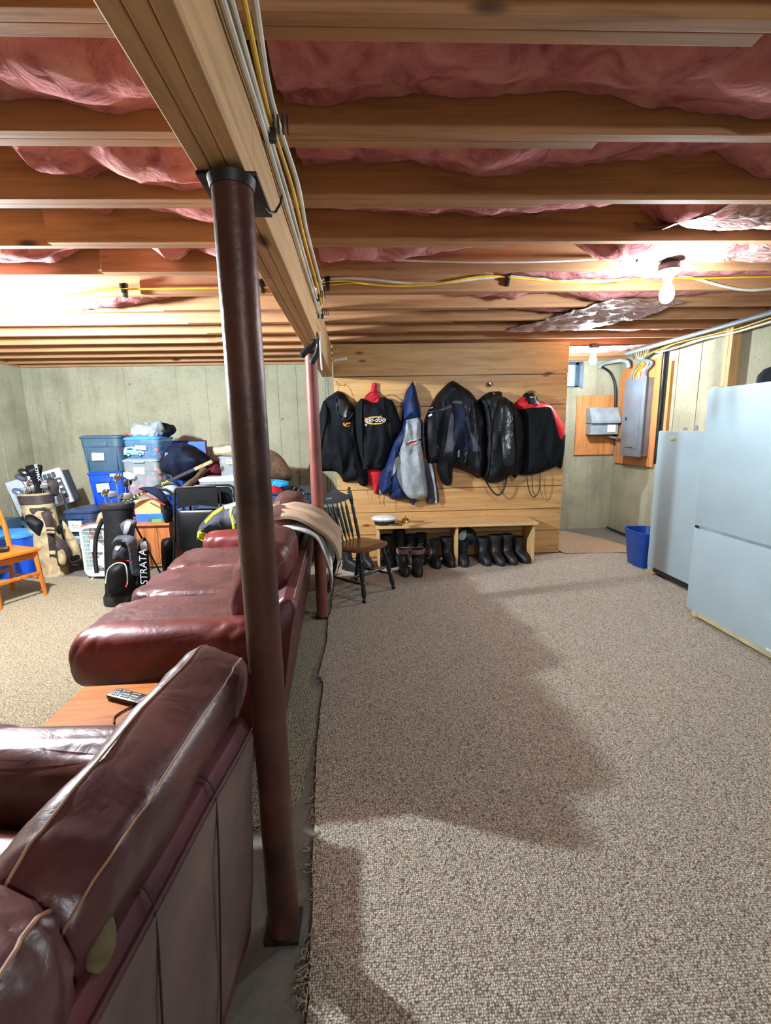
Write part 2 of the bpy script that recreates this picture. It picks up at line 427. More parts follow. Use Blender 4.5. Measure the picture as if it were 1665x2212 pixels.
def relief(name, outline, y0, depth, mat, parent=None, width=.06, fold=.01, ffreq=26, seed=0, step=.018, hz=0., sub=3, base=None, lift=.004):
    R = Relief.__new__(Relief)
    o = smooth_pts([(p[0], p[1]) for p in outline], sub) if sub > 1 else [Vector((p[0], p[1])) for p in outline]
    R.poly = [(p[0], p[1]) for p in o]; R.y0 = y0; R.depth = depth; R.w = width; R.fold = fold; R.ff = ffreq; R.seed = seed; R.hz = hz
    B = base or R
    xs = [p[0] for p in R.poly]; zs = [p[1] for p in R.poly]
    pts = [Vector(p) for p in R.poly]; nb = len(pts)
    rnd = random.Random(seed+nb)
    x = min(xs)
    while x < max(xs):
        z = min(zs)
        while z < max(zs):
            q = (x+rnd.uniform(-.2, .2)*step, z+rnd.uniform(-.2, .2)*step)
            if inside(q, R.poly) and edist(q, R.poly) > step*.4: pts.append(Vector(q))
            z += step
        x += step
    vo, eo, fo, ov, oe, of = geometry.delaunay_2d_cdt(pts, [(i, (i+1) % nb) for i in range(nb)], [], 1, 1e-6)
    mb = MB(); n = len(vo)
    front = [(v[0], B.y0 - B.th((v[0], v[1])) - (lift if base else 0), v[1]) for v in vo]
    if base: back = [(v[0], f[1]+max(.003, lift+.001), v[1]) for v, f in zip(vo, front)]
    else: back = [(v[0], y0, v[1]) for v in vo]
    ed = {}
    for f in fo:
        for i in range(3):
            e = (f[i], f[(i+1) % 3]); ed[e] = 1
    side = [(a, b, b+n, a+n) for (a, b) in ed if (b, a) not in ed]
    mb.add(front+back, [tuple(f) for f in fo]+[tuple(n+i for i in reversed(f)) for f in fo]+side)
    ob = mb.build(name, mat, parent, smooth=True)
    return ob, R
def text(body, loc, size, mat, parent, rot=(pi/2, 0, 0), name='lettering', ext=.001, shear=0, align='CENTER'):
    cu = bpy.data.curves.new(name, 'FONT'); cu.body = body; cu.size = size; cu.extrude = ext; cu.shear = shear
    cu.align_x = align; cu.align_y = 'CENTER'
    t = bpy.data.objects.new(name, cu); C.objects.link(t)
    bpy.context.view_layer.update()
    me = bpy.data.meshes.new_from_object(t.evaluated_get(bpy.context.evaluated_depsgraph_get()))
    bpy.data.objects.remove(t)
    from mathutils import Euler
    mt = Matrix.Translation(loc) @ Euler(rot).to_matrix().to_4x4()
    if parent is not None: mt = world(parent).inverted() @ mt
    me.transform(mt); me.materials.clear(); me.materials.append(M[mat])
    o = bpy.data.objects.new(name, me); C.objects.link(o); o.parent = parent; return o
class Cushion:
    """leather cushion: superellipse tube; a,b,c half sizes in local x,y,z"""
    def __init__(s, c, half, tilt=0, rz=0, e1=.45, e2=.5, amp=.008, seed=0, gather=0, gf=40, gskew=1.0):
        s.c = Vector(c); s.h = half; s.e1 = e1; s.e2 = e2; s.amp = amp; s.seed = seed; s.g = gather; s.gf = gf; s.gs = gskew
        s.R = Matrix.Rotation(rz, 3, 'Z') @ Matrix.Rotation(tilt, 3, 'Y')
    def pt(s, eta, phi, off=0):
        sp = lambda v, e: math.copysign(abs(v)**e, v)
        a, b, c = s.h; ce = abs(cos(eta))**s.e1
        p = Vector((a*ce*sp(cos(phi), s.e2), b*sp(sin(eta), s.e1), c*ce*sp(sin(phi), s.e2)))
        nrm = Vector((p.x/a/a, p.y/b/b, p.z/c/c)).normalized()
        q = p*7+Vector((s.seed, 0, 0))
        d = s.amp*(noise.noise(q)+.6*noise.noise(q*2.3)+.35*noise.noise(q*5))
        if s.g: d += s.g*(abs(sin(p.y*s.gf + s.gs*p.x*s.gf + 2.2*noise.noise(p*6+Vector((s.seed, 1, 2)))))**.35-.6)*max(0, nrm.z*.7+.3)
        return s.c + s.R @ (p + nrm*(d+off))
    def build(s, name, mat, parent, ne=40, np_=44):
        vs = []; fs = []
        for i in range(ne+1):
            eta = -pi/2+pi*i/ne
            eta = max(-pi/2+1e-3, min(pi/2-1e-3, eta))
            for k in range(np_): vs.append(s.pt(eta, 2*pi*k/np_))
        fs = [(i*np_+k, i*np_+(k+1) % np_, (i+1)*np_+(k+1) % np_, (i+1)*np_+k) for i in range(ne) for k in range(np_)]
        fs += [tuple(range(np_)), tuple(range(ne*np_, (ne+1)*np_))]
        return MB().add(vs, fs).build(name, mat, parent)
    def seam(s, phi, mat, parent, e0=-1.35, e1=1.35, r=.0028, name='seam'):
        pts = [s.pt(e0+(e1-e0)*i/40, phi, .001) for i in range(41)]
        return MB().tube(pts, r, 6).build(name, mat, parent)

# ================================================================== SETTING
XL, XR, YB, YN, ZC = -4.45, 3.47, 6.3, -2.4, 2.35
def structure(mb, name, mat, parent=None, **k):
    o = mb.build(name, mat, parent, **k)
    if parent is None: o['kind'] = 'structure'
    return o
structure(MB().span((XL-.2, YN-.2, -.12), (XR+.2, YB+.2, 0)), 'floor', 'slab')
WX0, WX1, WZ0, WZ1 = 2.50, 2.96, 1.98, 2.32
wb = structure(MB().span((XL, YB, 0), (WX0, YB+.25, 2.33)).span((WX1, YB, 0), (XR, YB+.25, 2.33)).span((WX0, YB, 0), (WX1, YB+.25, WZ0)).span((WX0, YB, WZ1), (WX1, YB+.25, 2.33)), 'wall_back', 'concrete', smooth=False)
wl = structure(MB().span((XL-.2, YN, 0), (XL, YB+.25, 2.33)), 'wall_left', 'concrete', smooth=False)
wr = structure(MB().span((XR, YN, 0), (XR+.2, YB+.25, 2.33)), 'wall_right', 'concrete', smooth=False)
wn = structure(MB().span((XL, YN-.2, 0), (XR, YN, 2.33)), 'wall_front', 'concrete', smooth=False)
# form-board seams left standing proud on the poured walls
def seam_strip(p, q, parent):
    MB().span(p, q).build('form_seam', 'concrete', parent, smooth=False)
for px in (65, 90, 125, 270, 382, 447, 600, 640, 702, 708):
    x = S(px, 850, 'y', YB).x; seam_strip((x-.006, YB-.007, .02), (x+.006, YB+.01, 2.32), wb)
for x in (2.75, 3.12): seam_strip((x-.005, YB-.006, .02), (x+.005, YB+.01, 1.95), wb)
for y in (5.98, 5.1, 4.75, 3.6, 3.0, 2.4, 1.8): seam_strip((XR-.006, y-.005, .02), (XR+.01, y+.005, 2.32), wr)
for y in (5.8, 5.2, 4.6, 4.0): seam_strip((XL-.01, y-.005, .02), (XL+.006, y+.005, 2.32), wl)
for px, py in ((280, 830), (128, 870), (610, 905), (642, 1020)):
    p = S(px, py, 'y', YB); MB().lathe([(.014, 0), (.012, .004), (.006, .004), (.005, .001)], (0, 0, 0), 10, R=Matrix.Rotation(pi/2, 3, 'X')).build('tie_hole', 'slab', wb, wld=False).location = (p.x, YB, p.z)
# window in the back wall
wi = structure(MB().span((WX0, YB+.10, WZ0), (WX0+.03, YB+.14, WZ1)).span((WX1-.05, YB+.10, WZ0), (WX1, YB+.14, WZ1)).span((WX0, YB+.10, WZ0), (WX1, YB+.14, WZ0+.03)).span((WX0, YB+.10, WZ1-.03), (WX1, YB+.14, WZ1)).span((2.72, YB+.10, WZ0), (2.735, YB+.14, WZ1)), 'window_1', 'slate', smooth=False)
MB().span((WX0+.03, YB+.115, WZ0+.03), (WX1-.05, YB+.122, WZ1-.03)).build('pane', 'glass', wi, smooth=False)
MB().span((WX1-.012, YB-.01, WZ0-.02), (WX1+.012, YB+.1, WZ1)).build('window_jamb', 'greymetal', wi)

# ------------------------------------------------------------------ ceiling: subfloor, joists, insulation
ceil = structure(MB().span((XL-.2, YN-.2, 2.60), (XR+.2, YB+.25, 2.64)), 'ceiling', 'joist', smooth=False)
J0, SP, JH = 1.16, .406, .24
def beam_x(y): return -.22-.025*y       # right face of the girder
for n in range(-8, 13):
    y = J0+SP*n
    jr = MB().span((-1.47+.02*((n*7) % 3), y, ZC), (XR-.01, y+.038, ZC+JH)).build('joist', 'joist', ceil, smooth=False, bev=.002)
    e = (.95, .76, .73, .71, .72, .75)[n % 6] if n >= 0 else .7
    if n < 8: MB().span((XL+.01, y+.040, ZC+.001), (e, y+.078, ZC+JH)).build('joist', 'joist', ceil, smooth=False, bev=.002)
    else: MB().span((XL+.01, y+.040, ZC+.001), (.4, y+.078, ZC+JH)).build('joist', 'joist', ceil, smooth=False)
rim = structure(MB().span((XL-.2, YB-.0, 2.335), (XR+.2, YB+.1, 2.6)), 'trim_1', 'joist', smooth=False)
for i_, (p_, q_) in enumerate((((XR, YN-.2, 2.331), (XR+.1, YB+.25, 2.60)), ((XL-.1, YN-.2, 2.331), (XL, YB+.25, 2.60)), ((XL, YN-.1, 2.331), (XR, YN, 2.60)))):
    structure(MB().span(p_, q_), 'trim_%d' % (i_+2), 'joist', smooth=False)
def batt(x0, x1, y0, y1, seed, name='insulation_batt', low=None, mat='pink'):
    nx = int((x1-x0)/.035); ny = 12; vs = []
    def hz(x):
        v = .5+.5*noise.noise(Vector((x*.9, seed*3.7, 1))); v = v*.7+.3*(.5+.5*noise.noise(Vector((x*3.1, seed*2.3, 5))))
        return v
    for i in range(nx+1):
        x = x0+(x1-x0)*i/nx
        for j in range(ny+1):
            t = j/ny; y = y0+(y1-y0)*t
            if low: z = low(x, t)
            else:
                h = hz(x)
                z = ZC+.205-.19*h - .035*sin(pi*t) + .03*(t-.5)
            z += .016*noise.noise(Vector((x*8, y*8, seed)))+.010*noise.noise(Vector((x*19, y*19, seed)))
            vs.append((x, y, min(z, ZC+.23)))
    m = len(vs); vs += [(v[0], v[1], ZC+.235) for v in vs]
    fs = [(i*(ny+1)+j, (i+1)*(ny+1)+j, (i+1)*(ny+1)+j+1, i*(ny+1)+j+1) for i in range(nx) for j in range(ny)]
    fs += [tuple(m+k for k in f) for f in fs]
    for i in range(nx):
        for j in (0, ny):
            a = i*(ny+1)+j; b = a+ny+1; fs.append((a, b, b+m, a+m))
    for i in (0, nx):
        for j in range(ny):
            a = i*(ny+1)+j; fs.append((a, a+1, a+1+m, a+m))
    return MB().add(vs, fs).build(name, mat, ceil)
def lo_r(n, left=False):
    tab = {  # how far the batts sag below the top of the bay, photo right of the girder (x, z above joist bottom)
        0: [(-.3,.06),(.1,.07),(.35,.075),(.45,.10),(.7,.085),(1.0,.045),(1.2,.03),(1.5,.03),(3.4,.05)],
        1: [(-.3,.09),(.1,.11),(.4,.085),(.5,.06),(.7,.085),(1.1,.12),(1.4,.15),(1.6,.06),(1.9,.07),(3.4,.08)],
        2: [(-.3,.13),(.2,.10),(.6,.09),(1.1,.12),(1.3,.16),(1.45,.05),(3.4,.08)],
        3: [(-.3,.03),(.2,.03),(.45,.08),(.6,.10),(1.0,.2),(1.2,.13),(1.35,.03),(1.5,.02),(3.4,.10)],
        4: [(-.3,.16),(.4,.14),(.8,.10),(1.2,.06),(1.5,.05),(3.4,.10)],
        5: [(-.3,.19),(.3,.17),(.8,.07),(1.1,.05),(1.35,.09),(1.7,.03),(3.4,.12)]}
    if left: tab = {0: [(-4.4,.08),(-1.3,.05),(-1.0,.06),(-.7,.02),(-.4,.06)],
        1: [(-4.4,.12),(-1.5,.17),(-1.22,.16),(-1.12,.05),(-1.02,.05),(-.95,.09),(-.8,.02),(-.65,.01),(-.5,.04),(-.4,.08)],
        2: [(-4.4,.10),(-1.4,.14),(-1.25,.17),(-1.18,.09),(-1.1,.16),(-.95,.12),(-.75,.07),(-.6,.05),(-.4,.08)],
        3: [(-4.4,.02),(-1.7,.03),(-1.45,.12),(-1.2,.19),(-1.1,.10),(-1.02,.03),(-.9,.10),(-.75,.05),(-.4,.09)],
        5: [(-4.4,.06),(-2.4,.02),(-2.0,-.01),(-1.7,.01),(-1.4,.06),(-1.1,.15),(-.4,.18)]}
    t = tab.get(n)
    if not t: return None
    def f(x, tt):
        z = t[-1][1]
        for (a, b), (c, d) in zip(t, t[1:]):
            if a <= x <= c: k = (x-a)/(c-a); z = b+(d-b)*k; break
        else: z = t[0][1] if x < t[0][0] else t[-1][1]
        return ZC+z+.02-.05*sin(pi*min(1, tt*1.15))*(1 if z < .15 else .4)+.012*noise.noise(Vector((x*3.5, n, 0)))
    return f
for n in range(-8, 12):
    y0 = J0+SP*n+.085; y1 = J0+SP*(n+1)-.004
    batt(-.22, XR-.02, y0, y1, n+20, low=lo_r(n))
    batt(XL+.02, -.42, y0, y1, n+50, low=lo_r(n, True))
# torn vapour film hanging under the joists around the right-hand lamp
def film(x0, x1, y0, y1, zf, seed, name='torn_vapour_film'):
    nx, ny = int((x1(0)-x0(0))/.03)+2, max(8, int((y1-y0)/.03)); vs = []
    for j in range(ny+1):
        t = j/ny; y = y0+(y1-y0)*t; a, b = x0(t), x1(t)
        for i in range(nx+1):
            x = a+(b-a)*i/nx
            z = zf(i/nx, t)+.022*noise.noise(Vector((x*7, y*7, seed)))+.013*noise.noise(Vector((x*17, y*17, seed)))
            vs.append((x, y, z))
    m = len(vs)
    fs = [(j*(nx+1)+i, j*(nx+1)+i+1, (j+1)*(nx+1)+i+1, (j+1)*(nx+1)+i) for j in range(ny) for i in range(nx)]
    vs += [(v[0], v[1], v[2]+.004) for v in vs]; fs += [tuple(m+k for k in reversed(f)) for f in fs]
    return MB().add(vs, fs).build(name, 'film', ceil)
film(lambda t: 1.62-.30*t, lambda t: 3.3, J0+2*SP+.09, J0+3*SP-.01, lambda s, t: ZC+.04-.05*sin(pi*t)+.02*(1-s), 1)
film(lambda t: 1.45+.1*t, lambda t: 3.3, J0+3*SP+.09, J0+4*SP-.01, lambda s, t: ZC+.03-.04*sin(pi*t)+.01, 2)
film(lambda t: 1.75-.45*t, lambda t: 2.35-.35*t, J0+5*SP+.2, J0+8*SP, lambda s, t: ZC-.012-.03*sin(pi*t)*s, 3)
film(lambda t: 1.9, lambda t: 3.1, J0+10*SP-.1, J0+11*SP, lambda s, t: ZC-.02-.01*sin(pi*s), 4)
film(lambda t: -3.4+.2*t, lambda t: -1.6-.3*t, J0+5*SP+.09, J0+6*SP-.01, lambda s, t: ZC+.05-.05*sin(pi*s)*t, 5)

# girder of three boards with a nailer on top, steel columns
ang = math.atan(.025)
bm_ = thing('support_girder', 'long built-up wooden girder of three boards running away under the joists', 'beam', (0, 0, 0))
for k in range(3):
    for y0, y1 in ((YN+.02, 1.22+.3*k) if k != 1 else (YN+.02, 2.1), ((1.225+.3*k) if k != 1 else 2.105, 5.0)):
        a = beam_x(y0)-.036*k; b = beam_x(y1)-.036*k
        vs = [(a, y0, 2.02), (a-.0345, y0, 2.02), (a-.0345, y0, 2.31), (a, y0, 2.31), (b, y1, 2.02), (b-.0345, y1, 2.02), (b-.0345, y1, 2.31), (b, y1, 2.31)]
        o = MB().add(vs, [(0,1,2,3), (4,7,6,5), (0,4,5,1), (1,5,6,2), (2,6,7,3), (3,7,4,0)]).build('beam_board', M['beamy'] if 'beamy' in M else 'beam', bm_, smooth=False, bev=.003)
        o.data.materials[0] = M.setdefault('beamy', wood('girder pine', (204,162,114), (172,130,86), (84,48,30), 'y', .7))
y0, y1 = YN+.02, 5.0
vs = [(beam_x(y)+dx, y, z) for y in (y0, y1) for dx, z in ((-.004, 2.311), (-.1, 2.311), (-.1, 2.348), (-.004, 2.348))]
MB().add(vs, [(0,1,2,3), (4,7,6,5), (0,4,5,1), (1,5,6,2), (2,6,7,3), (3,7,4,0)]).build('nailer_board', 'beamy', bm_, smooth=False)
def column(x, y, lab, mat, plate):
    t = thing('steel_column', lab, 'column', (x, y, 0))
    MB().tube([(x, y, .01), (x, y, 2.0)], .0445, 40).build('pole', mat, t)
    MB().box((x, y, .006), (.10, .10, .012), None, .002).build('base_plate', 'black_steel', t)
    if plate:
        MB().box((x-.01, y+.085, 2.013), (.13, .20, .009), Matrix.Rotation(.03, 3, 'Z'), .002).build('top_plate', 'black_steel', t)
        MB().tube([(x+.05, y+.12, 2.005), (x+.06, y+.115, 1.99), (x+.075, y+.10, 1.985), (x+.09, y+.09, 2.0), (x+.095, y+.085, 2.015)], .003, 8).build('hook', 'black_steel', t)
        MB().tube([(x, y, 1.985), (x, y, 2.006)], [.047, .052], 40).build('weld_collar', 'black_steel', t)
    else: MB().box((x, y, 2.012), (.13, .16, .01)).build('top_plate', 'black_steel', t)
    return t
column(-.282, 1.125, 'dark rusty red steel column in the foreground beside the brown sofa', 'rust', True)
column(-.385, 3.43, 'thinner looking pinkish red steel column at the far end of the red sofa', 'rust2', False)

# ------------------------------------------------------------------ carpets
def carpet(name, poly, mat, label, z=.012, seed=0):
    o = MB().prism(poly, 0.0005, z, 'xy').build(name, mat, None, smooth=False); tag(o, label, 'carpet'); return o
def ragged(a, b, n, amp, seed):
    out = []
    for i in range(n):
        t = i/n; out.append((a[0]+(b[0]-a[0])*t+amp*noise.noise(Vector((t*n*.6, seed, 0))), a[1]+(b[1]-a[1])*t)); 
    return out
seam = [(-.15, -2.3), (-.175, .3), (-.185, .92), (-.20, 1.1), (-.268, 1.9), (-.285, 2.42), (-.325, 2.55), (-.312, 3.0), (-.335, 3.36), (-.325, 3.5), (-.345, 4.2), (-.33, 5.0)]
sm = []
for a, b in zip(seam, seam[1:]): sm += ragged(a, b, 8, .008, a[1])
carpet('carpet', sm + [(-.3, 5.02), (2.2, 5.02), (2.9, 4.93), (3.3, 4.9), (3.4, 2.5), (3.4, -2.3)], 'carpet_r', 'beige loop carpet covering the right half of the floor')
left_edge = [(-.315, 4.9), (-.37, 4.0), (-.36, 3.55), (-.47, 3.5), (-.47, 3.36), (-.36, 3.33), (-.338, 3.0), (-.36, 2.62), (-.375, 2.6), (-.37, 2.42), (-.315, 2.36), (-.29, 1.98), (-.30, 1.6), (-.36, 1.5), (-.50, 1.46), (-.62, 1.3), (-.75, .2), (-.8, -2.3)]
lf = []
for a, b in zip(left_edge, left_edge[1:]): lf += ragged(a, b, 6, .012, a[1]+9)
carpet('carpet', lf + [(XL+.05, -2.3), (XL+.05, 4.62), (-3.1, 4.68), (-2.6, 4.5), (-1.6, 4.55), (-.6, 4.9)], 'carpet_l', 'pale loop carpet under the sofas, left half of the floor')
o = MB().prism([(2.25, 4.97), (2.12, 6.0), (2.72, 6.1), (3.03, 5.55), (3.18, 4.93)], .012, .022, 'xy').build('carpet_remnant', 'mat', None, smooth=False)
tag(o, 'small tan carpet remnant lying below the window beside the plank wall', 'mat')
fr = MB(); rnd = random.Random(3)
for i in range(520):
    t = rnd.random()**1.5
    src = sm if rnd.random() < .62 else lf
    k = rnd.randrange(len(src)-1); p = src[k]
    if not (.3 < p[1] < 3.6) or p[1] > 2 and rnd.random() < .7: continue
    x, y = p[0]+rnd.uniform(-.012, .004), p[1]+rnd.uniform(-.03, .03)
    a = rnd.uniform(0, 2*pi); pts = []; z = .012
    for j in range(6):
        pts.append((x, y, max(.004, z))); a += rnd.uniform(-1.2, 1.2); x += .007*cos(a); y += .007*sin(a); z += rnd.uniform(-.004, .005)
    fr.tube(pts, .0016, 5)
tag(fr.build('frayed_carpet_yarn', 'fray', None), 'curly frayed yarn along the cut carpet edges around the front column', 'yarn', kind='stuff')

# ------------------------------------------------------------------ plank partition
wp = thing('wall_partition', None, None, (0, 5.03, 0)); wp['kind'] = 'structure'
PX0, PX1 = -.335, 2.205
pz = [0.015, .285, .54, .80, 1.09, 1.39, 1.70, 2.02, 2.355]
for py_, (a, b) in zip(range(9), zip(pz, pz[1:])):
    jit = random.uniform(-.002, .002)
    o = MB().span((PX0, 5.03+jit, a+.0035), (PX1+random.uniform(-.004, .004), 5.052+jit, b-.0035)).build('plank', 'plank', wp, smooth=False, bev=.002)
    # each board is cut from another stretch of timber
    off = Vector((random.uniform(-9, 9), random.uniform(-3, 3), random.uniform(-3, 3)))
    o.data.transform(Matrix.Translation(off)); o.location -= off
for x in (PX0+.02, .5, 1.35, PX1-.02):
    MB().span((x-.019, 5.054, 0), (x+.019, 5.143, 2.34)).build('stud', 'stud', wp, smooth=False)
MB().span((PX0, 5.052, 0), (PX1, 5.058, 2.34)).build('backing_sheet', 'black', wp, smooth=False)
# ==== LAMPS
def lamp(x, y, lab, z=2.30, mat='bulb'):
    t = thing('bare_bulb_lamp', lab, 'lamp', (x, y, z))
    MB().lathe([(.055, .0), (.055, .03), (.045, .045)], (x, y, z)).build('junction_box', 'black', t)
    MB().lathe([(.056, 0), (.06, -.006), (.05, -.018), (.03, -.028), (.023, -.05), (.0, -.05)], (x, y, z)).build('porcelain_socket', 'whitep', t)
    MB().lathe([(.002, -.172), (.020, -.166), (.034, -.149), (.038, -.127), (.035, -.104), (.022, -.075), (.014, -.055), (.013, -.045)], (x, y, z), 16).build('bulb', mat, t)
    return t
lamp(1.70, 2.65, 'lit bare bulb in a porcelain socket above the carpet, nearest the freezer')
lamp(2.53, 5.15, 'lit bare bulb in front of the small window', mat='bulb4')
lamp(.95, -1.75, 'unseen fill bulb added behind the viewer to brighten the near joists', mat='fill_bulb')  # assumed bulb, put in only to lift the near joists and insulation
lamp(-2.52, 2.98, 'lit bare bulb hanging over the left carpet, just out of frame', mat='bulb2')

# ================================================================== SOFAS
def L2W(t, x, y, z): return world(t) @ Vector((x, y, z))
def sofa(label, origin, rz, length, arms, seats, mats, lean=.10, base_front=-.86, seat_amp=.016):
    t = thing('leather_sofa', label, 'sofa', origin, rz)
    y0, y1 = 0.0, length
    prof = [(-.10, .04), (0, .05), (.02, .20), (lean*.8, .60), (lean+.005, .70), (lean-.015, .735), (lean-.05, .74), (lean-.09, .715), (-.13, .45), (-.20, .28)]
    n = len(prof); vs = []; ys = [y0, y0+.012, y0+.035] + [y0+.035+(length-.07)*k/12 for k in range(1, 12)] + [y1-.035, y1-.012, y1]
    cx, cz = sum(p[0] for p in prof)/n, sum(p[1] for p in prof)/n
    for i, y in enumerate(ys):
        sc = .93 if i in (0, len(ys)-1) else (.985 if i in (1, len(ys)-2) else 1)
        for x, z in prof:
            dd = .006*noise.noise(Vector((y*4, z*5, length))) if x > -.1 else 0
            vs.append((cx+(x-cx)*sc+dd, y, max(.03, cz+(z-cz)*sc)))
    fs = [(i*n+k, i*n+(k+1) % n, (i+1)*n+(k+1) % n, (i+1)*n+k) for i in range(len(ys)-1) for k in range(n)]
    fs += [tuple(range(n)), tuple(range((len(ys)-1)*n, len(ys)*n))]
    MB().add(vs, fs).build('back_frame', mats['rear'], t, wld=False)
    pipe = MB().tube([(lean-.008, y0+.03+(length-.06)*k/20, .731) for k in range(21)], .003, 6)
    pipe.build('welt_seam', mats['welt'], t, wld=False)
    # base
    MB().box(((base_front-.12)/2, (y0+y1)/2, .165), (-base_front-.12, length-.04, .25), None, .02).build('base', mats['base'], t, wld=False)
    for fx in (base_front+.06, -.14):
        for fy in (y0+.08, y1-.08): MB().box((fx, fy, .02), (.05, .05, .04), None, .004).build('foot', 'black', t, wld=False)
    for (ya, key, near) in arms:
        c = Cushion((-.475, ya, .475), (.445, .13, .135), 0, 0, .55, .9, .007, ya*3, .013, 34, 1.0)
        # arm roll runs along x: swap axes by a 90 degree turn
        c.R = Matrix.Rotation(pi/2, 3, 'Z'); c.h = (.13, .395, .135); c.e1 = .32; c.e2 = .85
        a = c.build('armrest', key, t, 56, 40); 
        a.data.transform(Matrix.Identity(4))
        MB().box((-.46, ya, .24), (.72, .19, .40), None, .03).build('arm_panel', mats['base'], t, wld=False)
    return t
# parts built by Cushion are already in local coordinates of the sofa
_old = MB.build
def cushion_local(c, name, mat, parent, ne=40, np_=44):
    vs = []
    for i in range(ne+1):
        eta = max(-pi/2+1e-3, min(pi/2-1e-3, -pi/2+pi*i/ne))
        for k in range(np_): vs.append(c.pt(eta, 2*pi*k/np_))
    fs = [(i*np_+k, i*np_+(k+1) % np_, (i+1)*np_+(k+1) % np_, (i+1)*np_+k) for i in range(ne) for k in range(np_)]
    fs += [tuple(range(np_)), tuple(range(ne*np_, (ne+1)*np_))]
    return MB().add(vs, fs).build(name, mat, parent, wld=False)
Cushion.build = lambda s, name, mat, parent, ne=40, np_=44: cushion_local(s, name, mat, parent, ne, np_)
Cushion.seam = lambda s, phi, mat, parent, e0=-1.35, e1=1.35, r=.0028, name='seam': MB().tube([s.pt(e0+(e1-e0)*i/50, phi, .001) for i in range(51)], r, 6).build(name, mat, parent, wld=False)

# far sofa: three red-brown seats
s2 = sofa('long three-seat sofa with bright red arms and worn red-brown seats, beyond the end table', (-.425, 1.86, .0125), .062, 2.22,
          ((.13, 'lred', 1), (2.09, 'lred', 0)), None, dict(rear='lred2' if 'lred2' in M else 'lred', base='lseat', welt='thread'))
M['lred2'] = leather('deep red panel leather', (86,32,37), (62,24,29), .42, .12, (160,90,90))
for o in s2.children:
    if o.name.startswith('back_frame'): o.data.materials[0] = M['lred2']
for k, yy in enumerate((.52, 1.11, 1.70)):
    c = Cushion((-.60, yy, .40), (.40, .297, .115), 0, 0, .42, .42, .02, 5+k*4)
    c.build('seat_cushion', 'lseat', s2, 44, 48)
M['lback'] = leather('plum red back leather', (98,46,46), (72,34,36), .38, .3, (176,120,112))
bk = ((.50, 'lback', 0), (1.09, 'lseat', .02), (1.69, 'lseat', .05))
for k, (yy, mt, up) in enumerate(bk):
    c = Cushion((-.105-.02*(k > 0), yy+.05, .655+up), (.14, .30, .265), .22, 0, .38, .62, .014, 31+k*5, .006 if k else .003, 46, .3)
    b = c.build('back_cushion', mt, s2, 44, 44)
    for ph in (.95, 1.9): c.seam(ph, 'thread', b, -1.25, 1.25, .002)

# near sofa
s1 = sofa('brown plum leather sofa close to the camera, backed up against the front steel column', (-.352, 1.075, .0125), .0, .01, (), None, dict(rear='lnear', base='lnear', welt='lnear'), .03)
for o in list(s1.children): bpy.data.objects.remove(o)
s1.rotation_euler = (0, 0, pi-.10+0)      # local +y runs towards the camera
s1.scale = (1, 1, 1)
def l1(x, y, z): return (-x, y, z)        # x: towards the seat is negative in world
prof = [(.08, .03), (.004, .05), (-.012, .25), (-.030, .55), (-.038, .70), (-.022, .735), (.03, .742), (.075, .72), (.13, .45), (.17, .28)]
n = len(prof); ys = [0, .012, .04]+[.04+1.9*k/30 for k in range(1, 30)]+[1.95]
vs = []
for i, y in enumerate(ys):
    sc = (.90, .975)[i] if i < 2 else 1
    for x, z in prof: vs.append((.06+(x-.06)*sc+.006*noise.noise(Vector((y*5, z*5, 3))), y, max(.03, .42+(z-.42)*sc)))
fs = [(i*n+k, i*n+(k+1) % n, (i+1)*n+(k+1) % n, (i+1)*n+k) for i in range(len(ys)-1) for k in range(n)]+[tuple(range(n)), tuple(range((len(ys)-1)*n, len(ys)*n))]
MB().add(vs, fs).build('back_frame', 'lrear', s1, wld=False)
# rear panel in a greyer hide, set proud of the frame
rp = []
for i in range(31):
    y = .03+1.9*i/30
    for x, z in ((.002, .10), (-.016, .25), (-.034, .55), (-.042, .66), (-.043, .700)): rp.append((x-.004+.006*noise.noise(Vector((y*5, z*5, 3))), y, z))
fs = [(i*5+k, i*5+k+1, (i+1)*5+k+1, (i+1)*5+k) for i in range(30) for k in range(4)]
m = len(rp); rp += [(x+.006, y, z) for x, y, z in rp]; fs += [tuple(m+q for q in f) for f in fs]
fs += [(i*5+k, (i+1)*5+k, (i+1)*5+k+m, i*5+k+m) for i in range(30) for k in (0, 4)] + [(k, k+1, k+1+m, k+m) for k in range(4)]
MB().add(rp, fs).build('rear_panel', 'lrear2', s1, wld=False)
MB().tube([(-.045+.006*noise.noise(Vector(((.03+1.9*k/40)*5, 3.5, 3))), .03+1.9*k/40, .712) for k in range(41)], .003, 6).build('welt_seam', 'lrear', s1, wld=False)
for yy in (.23, .455, 1.1):
    pts = [(.07, yy-.02, .726), (.03, yy-.012, .747), (-.02, yy, .742), (-.041, yy+.006, .722), (-.047, yy+.012, .69), (-.046, yy+.015, .62), (-.040, yy+.018, .5), (-.030, yy+.02, .35), (-.015, yy+.02, .15), (-.004, yy+.02, .07)]
    MB().tube(smooth_pts(pts, 4, False), .0022, 6).build('panel_cord', 'cord', s1, wld=False)
MB().box((.50, .98, .165), (.72, 1.92, .25), None, .02).build('base', 'lnear', s1, wld=False)
for fx in (.12, .80):
    for fy in (.1, 1.85): MB().box((fx, fy, .02), (.05, .05, .04), None, .004).build('foot', 'black', s1, wld=False)
c = Cushion((.56, -.035, .475), (.13, .46, .135), 0, 0, .32, .85, .008, 2, .034, 26, 1.0)
c.R = Matrix.Rotation(pi/2, 3, 'Z'); ar = c.build('armrest', 'lnear', s1, 80, 56)
MB().box((.55, -.03, .24), (.80, .17, .40), None, .03).build('arm_panel', 'lnear', s1, wld=False)
